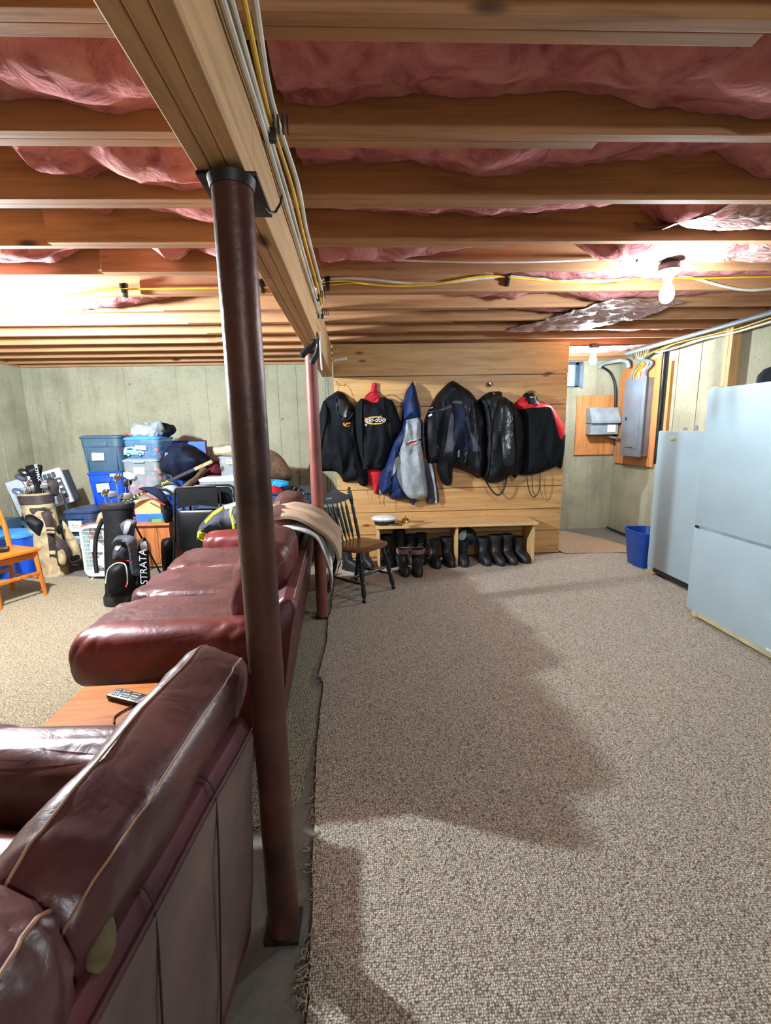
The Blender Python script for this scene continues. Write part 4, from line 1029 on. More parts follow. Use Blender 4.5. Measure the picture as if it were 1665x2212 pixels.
MB().span((fx+.01, yb-.07, 1.704), (fx+.05, yb-.01, 1.716), .003).build('hinge_cover', 'cream', t)
MB().span((fx-.001, yb-.05, .698), (fx+.012, yb-.01, .714)).build('hinge_bracket', 'chrome', t)
for (y, z) in ((2.78, .60), (3.12, .82), (3.07, .95), (2.9, .32)): MB().box((fx-.0005, y, z), (.002, .012, .006)).build('scuff_mark', 'greylid', t)
t = thing('white_freezer', 'shorter white upright freezer with a small oval badge, behind the taller one', 'freezer', (3.1, 3.82, 0))
gx, ga, gb = 2.785, 3.38, 4.285
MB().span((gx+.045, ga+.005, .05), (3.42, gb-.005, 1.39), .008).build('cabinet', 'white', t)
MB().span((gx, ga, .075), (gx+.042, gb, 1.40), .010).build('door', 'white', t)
MB().span((gx+.006, ga+.02, .03), (gx+.05, gb-.10, .07)).build('kick_plate', 'black', t)
MB().span((gx+.002, gb-.09, .03), (gx+.05, gb-.01, .075)).build('corner_foot', 'white', t)
MB().span((gx-.02, gb-.13, .0121), (gx+.07, gb-.0, .030), .002).build('wood_block', 'bench', t)
MB().span((gx-.02, ga+.02, .0121), (gx+.07, ga+.15, .030), .002).build('wood_block', 'bench', t)
c = S(1452, 947, 'x', gx); MB().lathe([(.05, 0), (.046, .003), (0, .0035)], (gx, c.y, c.z), 24, .35, 1, Matrix.Rotation(-pi/2, 3, 'Y')).build('badge', 'cream', t)
# things on the short freezer
zf = 1.402
def glassjar(x, y, r, h, lab, mat='glassb'):
    o = MB().lathe([(r*.8, 0), (r, h*.15), (r, h*.7), (r*.55, h*.85), (r*.5, h)], (x, y, zf), 16).build('glass_jar', mat, None); tag(o, lab, 'jar', 'small glass jars on the short freezer')
glassjar(2.98, 4.20, .022, .03, 'tiny clear glass jar on the freezer top, leftmost of three'); glassjar(3.03, 4.12, .020, .045, 'small clear glass jar with a narrow neck, middle one on the freezer'); glassjar(3.08, 4.05, .018, .026, 'lowest tiny glass jar on the freezer, rightmost of three')
t = thing('clothes_iron', 'grey pointed tool standing on end on the short freezer', 'iron', (3.0, 3.62, zf))
MB().loft([((2.98, 3.66, zf), .05, .03), ((2.99, 3.63, zf+.07), .04, .028), ((3.0, 3.60, zf+.15), .022, .018), ((3.0, 3.59, zf+.19), .008, .008)], 14).build('blade', 'greyd', t)
MB().lathe([(.028, 0), (.034, .01), (.034, .05), (.026, .062), (0, .064)], (2.96, 3.56, zf), 16).build('knob', 'whitep', t)
# cap on the tall freezer
t = thing('baseball_cap', 'black cap lying on top of the tall freezer', 'cap', (2.58, 2.86, 1.705))
MB().lathe([(.10, 0), (.105, .02), (.10, .055), (.075, .088), (.035, .105), (0, .11)], (2.60, 2.86, 1.706), 24, .95, 1.1).build('crown', 'blackf', t)
MB().loft([((2.55, 2.74, 1.708), .06, .08), ((2.55, 2.735, 1.716), .062, .08), ((2.56, 2.75, 1.728), .05, .06)], 20).build('peak', 'blackf', t)
MB().lathe([(.008, 0), (.008, .006), (0, .009)], (2.60, 2.86, 1.815), 10).build('button', 'blackf', t)
# blue bin behind the freezer
bp = S(1405, 1243, 'z', 0)
t = thing('blue_bin', 'deep blue open waste bin beside the short freezer', 'bin', (2.86, 4.52, 0))
b = MB(); b.loft([((2.88, 4.50, .0121), .115, .15), ((2.88, 4.50, .36), .15, .19), ((2.88, 4.50, .375), .162, .202), ((2.88, 4.50, .385), .162, .202), ((2.88, 4.50, .385), .146, .186), ((2.88, 4.50, .03), .105, .14)], 28, .55); b.build('bin_body', 'binblue', t)

# plywood boards and boxes
t = thing('meter_board', 'square plywood board on the back wall behind the grey meter box', 'board', (3.13, YB, 1.46))
o = MB().span((2.90, YB-.022, 1.06), (3.455, YB-.002, 1.87)).build('board', 'ply', t, smooth=False)
t = thing('meter_box', 'small grey box with a sloping hood on the square plywood board', 'box', (3.24, YB-.03, 1.5))
MB().prism([(YB-.024, 1.34), (YB-.17, 1.34), (YB-.17, 1.50), (YB-.024, 1.50)], 3.04, 3.42, 'yz').build('box_body', 'greylid', t, smooth=False, bev=.004)
MB().prism([(YB-.024, 1.70), (YB-.12, 1.70), (YB-.21, 1.52), (YB-.21, 1.49), (YB-.024, 1.50)], 3.03, 3.43, 'yz').build('hood', 'greylid', t, smooth=False, bev=.004)
MB().span((3.27, YB-.176, 1.37), (3.38, YB-.17, 1.47)).build('label', 'paper', t)
MB().tube([(3.30, YB-.10, 1.335), (3.30, YB-.10, 1.31), (3.41, YB-.16, 1.29), (3.42, 5.92, 1.29)], .014, 8).build('outlet_pipe', 'greymetal', t)
t = thing('panel_board', 'tall plywood board on the right wall behind the breaker panel', 'board', (XR, 5.8, 1.5))
MB().prism([(5.36, .95), (6.22, .95), (6.22, 2.12), (6.08, 2.24), (5.36, 2.24)], XR-.022, XR-.002, 'yz').build('board', 'ply', t, smooth=False)
t = thing('breaker_panel', 'grey electrical breaker panel with a long hinged door on the tall plywood board', 'electrical panel', (XR-.05, 5.68, 1.53))
MB().span((XR-.12, 5.47, 1.08), (XR-.0225, 5.90, 2.02), .003).build('panel_box', 'greymetal', t)
pd = MB().span((XR-.128, 5.455, 1.07), (XR-.121, 5.915, 2.03), .003).build('cover', 'greymetal', t)
d_ = MB().span((XR-.133, 5.53, 1.16), (XR-.1285, 5.84, 1.96), .002).build('panel_door', 'greymetal', t)
MB().span((XR-.137, 5.80, 1.52), (XR-.133, 5.83, 1.56)).build('latch', 'black', d_)
MB().span((XR-.134, 5.62, 1.175), (XR-.133, 5.80, 1.185)).build('nameplate', 'black', d_)
# vertical pipe, stick, studs and post on the right wall
o = MB().tube([(XR-.04, 5.28, 1.0), (XR-.04, 5.28, 2.3)], .024, 14).build('black_pipe', 'blackm', None); tag(o, 'black vertical pipe clipped to the right wall beside the plywood', 'pipe')
o = MB().span((XR-.034, 5.16, 1.0), (XR-.003, 5.205, 2.16)).build('wood_strip', 'ply', None, smooth=False); tag(o, 'thin reddish wooden strip standing against the right wall', 'stick')
t = thing('wall_post', 'pair of pale wooden studs fixed upright to the right wall above the freezers', 'post', (XR-.06, 4.28, 0))
for y in (4.24, 4.285): MB().span((XR-.095, y, .0125), (XR-.003, y+.041, 2.33)).build('stud', 'stud', t, smooth=False)
# conduit and cables along the wall top
def cable(label, pts, r, mat, sub=6, n=8, cat='cable', name='cable', group=None):
    o = MB().tube(smooth_pts(pts, sub, False), r, n).build(name, mat, None); return tag(o, label, cat, group)
cable('fat grey conduit running along the top of the right wall', [(3.22, 5.72, 2.325), (3.22, 5.0, 2.32), (3.22, 4.0, 2.315), (3.22, 3.0, 2.315), (3.22, 0, 2.315)], .021, 'conduit', cat='conduit', name='conduit')
cable('white cable sagging along the right wall below the conduit', [(3.36, 5.35, 2.28), (3.36, 5.1, 2.27), (3.36, 4.6, 2.285), (3.36, 4.2, 2.27), (3.36, 3.7, 2.28), (3.36, 3.2, 2.26), (3.36, 2.0, 2.28)], .010, 'cablew')
cable('yellow cable beside the white one on the right wall', [(3.33, 5.5, 2.27), (3.33, 5.0, 2.31), (3.34, 4.4, 2.30), (3.34, 4.1, 2.29), (3.34, 3.6, 2.31), (3.34, 2.0, 2.31)], .006, 'cabley')
cable('brown tangled wire above the white cable on the right wall', [(3.38, 5.2, 2.29), (3.38, 4.8, 2.33), (3.38, 4.3, 2.30), (3.38, 3.8, 2.325), (3.38, 2.5, 2.31)], .006, 'cord')
g_ = 'wires dropping into the breaker panel'
for i, (y, m, r) in enumerate(((5.86, 'conduit', .016), (5.80, 'cabley', .006), (5.76, 'cabley', .006), (5.71, 'cablew', .006), (5.68, 'cablew', .006), (5.64, 'cablew', .007), (5.60, 'cabley', .005), (5.56, 'conduit', .018))):
    lab = ('grey cable at the left of the breaker panel', 'yellow wire entering the breaker panel, left one', 'second yellow wire entering the breaker panel', 'white wire in the middle of the breaker panel top', 'white wire close beside the middle one over the breaker panel', 'thick white wire right of the middle over the breaker panel', 'thin yellow wire near the right end of the breaker panel', 'fat grey cable at the right end of the breaker panel')[i]
    cable(lab, [(XR-.08, y, 2.022), (XR-.07, y+.02*sin(i*2), 2.10), (XR-.05-.01*(i % 3), y-.10+.03*cos(i), 2.19), (XR-.10, 5.55+.03*i, 2.27), (3.25, 5.3+.05*i, 2.32)], r, m, group=g_)
cable('pale blue pipe elbowing under the joists above the meter board', [(3.16, 6.24, 2.22), (3.17, 6.22, 2.26), (3.22, 6.15, 2.28), (3.32, 6.0, 2.285), (3.36, 5.92, 2.25), (3.37, 5.9, 2.18)], .024, 'greylid', cat='pipe', name='pipe')
cable('black cable curving down the corner beside the meter box', [(3.20, 6.25, 2.24), (3.33, 6.25, 2.15), (3.40, 6.24, 1.95), (3.42, 6.24, 1.6), (3.43, 6.24, 1.3)], .016, 'black')
cable('old rusty pipe lying along the foot of the right wall', [(3.40, 6.2, .03), (3.40, 5.6, .03), (3.40, 4.9, .045), (3.40, 4.6, .045)], .014, 'black_steel', cat='pipe', name='pipe')

# cables on the girder
def bx_(y, z): return beam_x(y)+.0
gl = 'cables stapled along the girder'
def girder_cable(lab, off, z, mat, r, seed, dy=0):
    pts = []
    for i in range(15):
        y = -2.0+5.15*i/14
        s_ = abs(sin(pi*(y-1.36)/.85)) if y > .2 else .5
        pts.append((beam_x(y)+r+.004+off*(.4+.6*s_), y, z-.016*s_+.004*sin(i*1.7+seed)))
    pts.append((beam_x(3.2)+.02, 3.12, z-.04))
    cable(lab, pts, r, mat, 4, 8, group=gl)
girder_cable('white cable lying highest along the girder side', .045, 2.285, 'cablew', .008, 1)
girder_cable('yellow cable between the white ones along the girder', .030, 2.262, 'cabley', .006, 2)
girder_cable('white cable second from the girder underside', .014, 2.235, 'cablew', .006, 3)
girder_cable('white cable nearest the girder board, lowest one', .003, 2.215, 'cablew', .007, 4)
def clip(x, y, z, lab, d=1):
    t = thing('cable_clip', lab, 'clip', (x, y, z), 0, 'black cable clips')
    MB().box((x, y, z), (.035, .02, .03), None, .003).build('clip_base', 'black', t)
    for k in range(4): MB().box((x+d*(.012+.012*k), y, z+.025), (.004, .016, .04), None, .001).build('clip_finger', 'black', t)
clip(beam_x(1.36)+.02, 1.36, 2.225, 'black toothed cable clip on the girder beside the front column')
clip(beam_x(2.86)+.02, 2.86, 2.225, 'black toothed cable clip on the girder where the cables turn off')
clip(beam_x(3.18)+.02, 3.18, 2.20, 'black toothed cable clip on the girder just past the turn-off')
# cables along the joists
yj = J0+5*SP-.012
def pj(x, y): q = S(x, y, 'y', yj); return (q.x, yj, q.z)
cable('thick white cable running across the joist face to the bare bulb', [pj(682, 632), pj(695, 608), pj(740, 601), pj(800, 604), pj(870, 611), pj(950, 611), pj(1040, 601), pj(1100, 597), pj(1180, 603), pj(1300, 607), pj(1400, 600), pj(1480, 598), pj(1560, 618), pj(1620, 627), pj(1700, 620)], .009, 'cablew')
yj -= .014
cable('yellow cable stretched across the joist face beside the thick white cable', [pj(686, 612), pj(740, 607), pj(830, 617), pj(930, 615), pj(1040, 597), pj(1100, 599), pj(1200, 608), pj(1300, 616), pj(1400, 600), pj(1500, 601), pj(1600, 599), pj(1700, 597)], .006, 'cabley')
cable('second yellow cable sagging below the first on the joist face', [pj(690, 618), pj(760, 612), pj(850, 617), pj(930, 612)], .004, 'cabley')
cable('yellow cable crossing the joist left of the girder', [pj(655, 622), pj(600, 621), pj(470, 622), pj(330, 624), pj(270, 624), pj(235, 625), pj(160, 636), pj(60, 644), pj(-60, 642)], .006, 'cabley')
def jclip(px_, py_, lab):
    q = S(px_, py_, 'y', yj); t = thing('cable_clip', lab, 'clip', (q.x, yj, q.z), 0, 'black cable clips')
    MB().box((q.x, yj+.01, q.z), (.022, .03, .085), Matrix.Rotation(.12, 3, 'Y'), .003).build('clip_base', 'black', t)
    MB().box((q.x-.012, yj-.01, q.z+.02), (.018, .02, .03), None, .002).build('clip_finger', 'black', t)
    MB().box((q.x-.006, yj-.01, q.z-.01), (.018, .02, .02), None, .002).build('clip_finger', 'black', t)
jclip(269, 626, 'black cable clip on the joist at the far left'); jclip(568, 617, 'black cable clip on the joist just left of the girder')
jclip(708, 612, 'black cable clip at the left end of the thick white cable'); jclip(1098, 602, 'black cable clip halfway along the thick white cable')
cable('thin white cable hanging under the joists left of the front column', [(-1.48, 2.82, 2.37), (-1.35, 2.80, 2.378), (-1.1, 2.80, 2.385), (-.8, 2.80, 2.38), (-.5, 2.80, 2.37)], .006, 'cablew')
cable('thin white cable under the fourth joist right of the girder', [(.2, 2.77, 2.40), (.6, 2.76, 2.385), (1.0, 2.76, 2.385), (1.35, 2.77, 2.40)], .006, 'cablew')
# hanging bicycle hook with two foam grips
hp = S(675, 680, 'y', 3.05)
t = thing('storage_hook', 'steel hook with two curved black foam grips hanging from the girder', 'hook', (-.33, 3.05, 2.2))
def hp3(x, y, Y=3.0): q = S(x, y, 'y', Y); return (q.x, Y, q.z)
MB().tube(smooth_pts([hp3(684, 676), hp3(673, 674), hp3(674, 690), hp3(676, 716)], 4, False), .004, 8).build('steel_rod', 'steel', t)
MB().tube(smooth_pts([hp3(679, 716), hp3(681, 728), hp3(676, 744), hp3(662, 757), hp3(650, 770)], 5, False), [.010, .013, .015, .017, .018, .018, .018, .018, .018, .018, .018, .018, .019, .020, .020, .021, .021, .021, .021, .020, .012][:21], 14).build('foam_grip', 'rubber', t)
MB().tube(smooth_pts([hp3(683, 720, 3.06), hp3(688, 745, 3.06), hp3(684, 765, 3.06), hp3(672, 785, 3.06)], 5, False), [.012]*4+[.016]*4+[.019]*5+[.020]*2+[.014], 14).build('foam_grip', 'rubber', t)
o = MB().tube([hp3(690, 716, 2.98), hp3(691, 740, 2.98), hp3(693, 775, 2.98), hp3(695, 800, 2.98)], .005, 8).build('plastic_rod', 'whitep', None); tag(o, 'thin white plastic rod hanging beside the black foam grips', 'rod')
o = MB().tube([(-.30, 4.55, 2.12), (-.17, 4.5, 2.13)], .014, 10).build('white_pipe_stub', 'whitep', None); tag(o, 'short white pipe stub sticking out of the girder near the plank wall', 'pipe')

# ================================================================== CHAIRS
t = thing('wooden_chair', 'dark green-black spindle-back chair with a brown wooden seat beside the bench', 'chair', (-.085, 3.965, .012), radians(50))
def lm(mb, name, mat, p=None, **k): return mb.build(name, mat, p or t, wld=False, **k)
seat = MB(); seat.loft([((0, -.01, .415), .19, .18), ((0, -.01, .425), .225, .205), ((0, -.01, .440), .225, .205), ((0, -.01, .446), .21, .19), ((0, .0, .440), .10, .09)], 32, .62); lm(seat, 'seat', 'seat_wood')
def turned(a, b, r, name, mat='greenwood', prof=None):
    prof = prof or [(0, .7), (.04, .95), (.08, .6), (.12, .95), (.2, 1.05), (.34, .75), (.38, 1.0), (.40, .75), (.44, .95), (.6, 1.1), (.78, .7), (.82, 1.0), (.86, .7), (1, .75)]
    a, b = Vector(a), Vector(b); return lm(MB().tube([a+(b-a)*k for k, _ in prof], [r*q for _, q in prof], 12), name, mat)
fl = [(-.21, -.22), (.21, -.22)]; bl_ = [(-.19, .20), (.19, .20)]
for x, y in fl: turned((x, y, 0), (x*.74, y*.62, .418), .021, 'leg')
for x, y in bl_: turned((x, y+.03, 0), (x*.74, y*.62, .418), .021, 'leg')
def leg_at(x, y, back, z): 
    a = Vector((x, y+(.03 if back else 0), 0)); b = Vector((x*.74, y*.62, .418)); return a+(b-a)*(z/.418)
for s_ in (-1, 1): turned(leg_at(s_*.21, -.22, 0, .15), leg_at(s_*.19, .20, 1, .15), .012, 'stretcher', prof=[(0, .6), (.3, 1), (.5, 1.3), (.7, 1), (1, .6)])
m1 = (leg_at(-.21, -.22, 0, .15)+leg_at(-.19, .2, 1, .15))/2; m2 = (leg_at(.21, -.22, 0, .15)+leg_at(.19, .2, 1, .15))/2
turned(m1, m2, .012, 'stretcher', prof=[(0, .6), (.3, 1), (.5, 1.3), (.7, 1), (1, .6)])
turned(leg_at(-.21, -.22, 0, .22), leg_at(.21, -.22, 0, .22), .012, 'stretcher', prof=[(0, .6), (.3, 1), (.5, 1.4), (.7, 1), (1, .6)])
for s_ in (-1, 1): turned((s_*.165, .15, .44), (s_*.205, .30, .915), .017, 'back_post', prof=[(0, .7), (.08, 1.0), (.2, .9), (.24, 1.15), (.27, .8), (.3, 1.1), (.45, .8), (.6, 1.0), (.66, .7), (.68, 1.05), (.70, .75), (.72, 1.1), (.80, 1.2), (.92, 1.2), (.93, .6), (.945, .6), (.96, 1.1), (.985, 1.0), (1, .3)])
for k, x in enumerate((-.105, -.05, 0, .05, .105)): turned((x*.9, .155, .44), (x*1.12, .270, .80), .0125, 'spindle', prof=[(0, .5), (.12, .6), (.22, 1.1), (.4, 1.15), (.85, 1.1), (.93, .6), (1, .45)])
cr = []
N_ = 24
for i in range(N_+1):
    x = -.195+.39*i/N_; top = .875+.03*cos(x/.195*pi)+.012*(1 if abs(x) < .05 else 0); bot = .80-.008*cos(x/.195*pi)
    cr.append((x, bot, top))
vs = []
for x, b_, t_ in cr:
    for z in (b_, t_):
        yy = .15+(z-.44)*.315
        vs += [(x, yy-.009, z), (x, yy+.009, z)]
fs = []
for i in range(N_):
    a = i*4; b = a+4
    fs += [(a, b, b+2, a+2), (a+1, a+3, b+3, b+1), (a, a+1, b+1, b), (a+2, b+2, b+3, a+3)]
fs += [(0, 2, 3, 1), (N_*4, N_*4+1, N_*4+3, N_*4+2)]
lm(MB().add(vs, fs), 'crest_rail', 'greenwood')
# carved slot that shows the wall through the crest: pale inlay
lm(MB().box((-.10, .274, .845), (.07, .022, .014), None, .003), 'crest_slot', 'silverf')
for x, w_ in ((-.18, .03), (-.135, .028)):
    pass
o = tag(MB().box((-.44, 4.12, .50), (.05, .02, .62), Matrix.Rotation(-.18, 3, 'Y'), .004).build('hockey_shaft', 'whitep', None), 'white and red handle leaning behind the spindle-back chair', 'stick')
MB().box((-.395, 4.108, .34), (.052, .022, .25), Matrix.Rotation(-.18, 3, 'Y'), .003).build('red_tape', 'redn', o, wld=True)

t = thing('wooden_chair', 'orange varnished wooden chair at the left edge facing the sofas', 'chair', (-3.24, 4.02, .012), radians(67))
def bx(c, d, name, mat='orange_wood', rot=None): return MB().box(c, d, rot, .005).build(name, mat, t, wld=False)
bx((0, 0, .435), (.40, .40, .026), 'seat')
for s_ in (-1, 1):
    MB().tube([(s_*.165, -.16, .42), (s_*.185, -.185, .0)], [.024, .018], 4).build('leg', 'orange_wood', t, wld=False, smooth=False)
    MB().tube([(s_*.17, .26, 0), (s_*.17, .19, .43), (s_*.17, .205, .6), (s_*.17, .28, .84)], [.020, .024, .022, .019], 4).build('back_post', 'orange_wood', t, wld=False, smooth=False)
    bx((s_*.168, .0, .385), (.022, .33, .05), 'apron'); bx((s_*.172, .02, .17), (.018, .38, .022), 'stretcher')
bx((0, -.155, .385), (.31, .022, .05), 'apron'); bx((0, -.176, .22), (.34, .02, .03), 'stretcher'); bx((0, .21, .22), (.32, .02, .03), 'stretcher')
bx((0, .265, .79), (.32, .022, .095), 'back_slat', rot=Matrix.Rotation(-.3, 3, 'X')); bx((0, .228, .665), (.32, .02, .055), 'back_slat', rot=Matrix.Rotation(-.25, 3, 'X'))
t = thing('binoculars', 'black binocular-like gadget lying on the orange chair seat', 'binoculars', (-3.30, 3.97, .461))
for dx in (-.03, .035): MB().tube([(-3.30+dx*1.2-.05, 3.93+dx, .49), (-3.30+dx*1.2+.03, 3.95+dx, .488), (-3.30+dx*1.2+.09, 3.97+dx, .488)], [.026, .028, .022], 16).build('barrel', 'black', t)
MB().box((-3.31, 3.95, .475), (.16, .09, .026), None, .006).build('bridge', 'blackm', t)

# ================================================================== STORAGE PILE
def XZ(px, py, Y): q = S(px, py, 'y', Y); return q.x, q.z
def tote(name, label, pxl, pxr, pyt, pyb, Y, depth, mat, lid, taper=.86, rz=0, group='storage totes against the back wall', clear=False, handle=True):
    x0, zt = XZ(pxl, pyt, Y); x1, zb = XZ(pxr, pyb, Y); w_, h_ = x1-x0, zt-zb; cx = (x0+x1)/2
    t = thing(name, label, 'storage box', (cx, Y+depth/2, zb), rz, group)
    e = 5
    def ring(k, z, gr=0): return ((0, 0, z), w_/2*k+gr, depth/2*k+gr)
    b = MB(); hh = h_-.025
    b.loft([ring(taper, 0), ring(taper+.01, .012), ring(taper+(1-taper)*.62, hh*.72), ring(taper+(1-taper)*.62+.02, hh*.73), ring(.975, hh)], 40, .32); b.build('tote_body', mat, t, wld=False)
    l = MB(); l.loft([ring(1, hh-.012), ring(1.02, hh-.006), ring(1.02, hh+.010), ring(.97, hh+.016), ring(.93, hh+.016), ring(.90, hh+.025), ring(.5, hh+.025)], 40, .32); l.build('tote_lid', lid, t, wld=False)
    if handle and not clear:
        MB().box((0, -depth/2*.97-.005, hh*.80), (w_*.36, .02, hh*.13), None, .005).build('handle', mat, t, wld=False)
        for s_ in (-.42, .42): MB().box((s_*w_*.80, -depth/2*.90, hh*.36), (.012, .02, hh*.62), None, .003).build('rib', mat, t, wld=False)
    return t, cx, zb, w_, h_
def label(t, dx, z, w_, h_, dy, txt, mat='paper', rot=0, size=.035, ink='ink', tilt=-.05):
    R = Matrix.Rotation(rot, 3, 'Y') @ Matrix.Rotation(tilt, 3, 'X')
    o = MB().box((dx, dy, z), (w_, .003, h_), R).build('paper_label', mat, t, wld=False)
    if txt:
        wm = world(t)
        lines = txt.split('\n')
        for i, ln in enumerate(lines):
            p = wm @ Vector((dx, dy-.004, z-(i-(len(lines)-1)/2)*size*.9)); text(ln, p, size, ink, o, (pi/2-tilt, rot, 0), 'handwriting', .0006, .25)
    return o
# tall stack of three
t, *_ = tote('storage_tote', 'violet blue tote at the bottom of the tall stack behind the fan', 185, 275, 1092, 1180, 5.40, .55, 'purple', 'purple', .9)
t, cx, zb, w_, h_ = tote('storage_tote', 'bright blue tote in the middle of the tall stack', 181, 272, 1020, 1091, 5.40, .52, 'blue', 'blue')
label(t, -.02, h_*.53, .145, .10, -.262, 'Duplo\nBlocks', rot=-.08, size=.032)
label(t, .12, h_*.90, .065, .03, -.285, '', rot=0)
t, cx, zb, w_, h_ = tote('storage_tote', 'big slate grey tote on top of the tall stack', 163, 268, 941, 1019, 5.38, .56, 'slate', 'slate')
label(t, -.03, h_*.42, .135, .085, -.275, 'Lego', size=.04)
MB().box((-.065, -.279, h_*.42+.045), (.035, .003, .012)).build('orange_tape', 'orange', t, wld=False)
# second stack: clear totes with toys
def toys(t, w_, d_, h_, n, seed, cols):
    r = random.Random(seed)
    for i in range(n):
        p = Vector((r.uniform(-.4, .4)*w_, r.uniform(-.42, .0)*d_, r.uniform(.04, h_*.62)))
        q = p+Vector((r.uniform(-.06, .06), r.uniform(-.02, .02), r.uniform(-.05, .05)))
        MB().tube([p, (p+q)/2+Vector((0, 0, .02)), q], r.uniform(.010, .022), 8).build('toy', cols[i % len(cols)], t, wld=False)
t, cx, zb, w_, h_ = tote('storage_tote', 'cloudy tote with a grey lid and red toys showing through, below the blue lid', 258, 349, 992, 1076, 5.30, .45, 'clear', 'greylid', .88, clear=True)
toys(t, w_, .45, h_, 26, 4, ('toyred', 'toyor', 'toyred', 'toygr', 'maroon'))
label(t, -.01, h_*.70, .12, .08, -.222, 'Small Toys', size=.024)
MB().box((0, -.232, h_-.035), (w_*.3, .02, .02), None, .006).build('latch', 'greylid', t, wld=False)
t, cx, zb, w_, h_ = tote('storage_tote', 'cloudy blue tote with a light blue lid and a printed blue car', 260, 346, 944, 992, 5.30, .46, 'clearb', 'skyp', .92, clear=True)
toys(t, w_, .46, h_, 16, 9, ('toyor', 'toyred', 'navyp', 'maroon'))
zc_ = h_*.34
cb = MB().prism([(-.19, zc_-.03), (.03, zc_-.03), (.035, zc_), (.0, zc_+.012), (-.05, zc_+.015), (-.06, zc_+.055), (-.17, zc_+.055), (-.19, zc_+.01)], -.233, -.229, 'xz').build('car_print', 'carb', t, wld=False)
for x in (-.14, -.01): MB().lathe([(.022, 0), (.022, .002)], (x, -.233, zc_-.03), 16, R=Matrix.Rotation(pi/2, 3, 'X')).build('wheel_print', 'navyp', t, wld=False); MB().lathe([(.011, 0), (.011, .002)], (x, -.2355, zc_-.03), 12, R=Matrix.Rotation(pi/2, 3, 'X')).build('hub_print', 'whitep', t, wld=False)
MB().box((-.115, -.2345, zc_+.033), (.06, .002, .022)).build('window_print', 'navyp', t, wld=False)
label(t, .005, zc_+.048, .125, .045, -.236, 'Misc Toys', 'yellowpaper', .06, .022)
# plastic bag, dark sack, red ring
x, z = XZ(318, 944, 5.45)
t = thing('plastic_bag', 'crumpled see-through plastic bag on the light blue lid', 'bag', (x, 5.45, z))
def blob(c, h, mat, name, parent, amp=.02, seed=0, e=(.9, .9), tilt=0, rz=0, n=(26, 30), g=0):
    q = Cushion(c, h, tilt, rz, e[0], e[1], amp, seed, g, 30, .4)
    vs = []
    ne, np_ = n
    for i in range(ne+1):
        eta = max(-pi/2+1e-3, min(pi/2-1e-3, -pi/2+pi*i/ne))
        for k in range(np_): vs.append(q.pt(eta, 2*pi*k/np_))
    fs = [(i*np_+k, i*np_+(k+1) % np_, (i+1)*np_+(k+1) % np_, (i+1)*np_+k) for i in range(ne) for k in range(np_)]
    fs += [tuple(range(np_)), tuple(range(ne*np_, (ne+1)*np_))]
    return MB().add(vs, fs).build(name, mat, parent)
blob((x-.01, 5.42, z+.075), (.13, .10, .075), 'clear', 'bag_film', t, .05, 3, n=(40, 40)); blob((x+.02, 5.46, z+.09), (.17, .10, .09), 'clear', 'bag_film', t, .06, 8, n=(40, 40)); blob((x-.02, 5.40, z+.05), (.11, .06, .035), 'whitef', 'bag_contents', t, .03, 5)
t = blob((x+.14, 5.58, z+.07), (.12, .11, .085), 'blackn', 'dark_sack', None, .03, 12); tag(t, 'small dark sack behind the plastic bag', 'bag')
x, z = XZ(277, 942, 5.38); o = MB().tube(smooth_pts([(x-.03, 5.36, z+.01), (x-.02, 5.36, z+.03), (x+.02, 5.36, z+.025), (x+.035, 5.36, z+.005)], 4, False), .008, 8).build('red_ring', 'toyred', None); tag(o, 'small red plastic ring on the corner of the light blue lid', 'toy')
# blue framed board behind
x0, z1 = XZ(340, 953, 5.95); x1, z0 = XZ(450, 1012, 5.95)
t = thing('framed_board', 'blue board in a thin wooden frame leaning on the back wall', 'board', ((x0+x1)/2, 5.96, z0))
MB().span((x0, 5.95, .0), (x1-.012, 5.965, z1-.012)).build('panel', 'bluebox', t)
MB().span((x0, 5.94, z1-.012), (x1, 5.97, z1)).build('frame_rail', 'maroon', t); MB().span((x1-.012, 5.94, .0), (x1, 5.97, z1-.012)).build('frame_stile', 'maroon', t)
# navy duffel heap
q = [XZ(*p, 5.25) for p in ((332,1008),(338,985),(352,965),(378,958),(405,963),(425,975),(445,990),(452,1000),(440,1006),(420,1020),(405,1035),(385,1042),(362,1030),(340,1022))]
t = thing('duffel_bag', 'slumped navy duffel bag with a small white logo', 'bag', (sum(a for a, b in q)/len(q), 5.25, min(b for a, b in q)))
o, R = relief('bag_body', q, 5.40, .26, 'navyd', t, width=.10, fold=.02, ffreq=18, seed=3)
a, b = XZ(353, 983, 5.2); text('P', (a, R.y0-R.th((a, b))-.012, b), .06, 'silverf', t, (pi/2, 0, .2), 'logo', .001, .3)
q = [XZ(*p, 5.2) for p in ((385,962),(410,968),(440,985),(452,998),(430,1005),(415,990),(400,985),(390,975))]
relief('bag_end', q, 0, 0, 'blackn', t, base=R, lift=.02)
# maroon cloth and brown cloth
q = [XZ(*p, 5.3) for p in ((466,986),(468,1005),(470,1030),(440,1035),(425,1050),(405,1050),(400,1040),(420,1025),(440,1010),(455,995))]
t, R = relief('maroon_blanket', q, 5.5, .16, 'maroon', None, seed=4); t['group'] = 'loose cloth on the pile'; tag(t, 'maroon cloth draped behind the hockey stick', 'cloth')
q = [XZ(*p, 5.15) for p in ((372,1062),(390,1045),(410,1030),(426,1010),(436,1018),(425,1032),(405,1050),(398,1062))]
t, R = relief('brown_cloth', q, 5.32, .10, 'brownf', None, seed=6, fold=.02); tag(t, 'brown cloth wedge under the hockey stick', 'cloth', 'loose cloth on the pile')
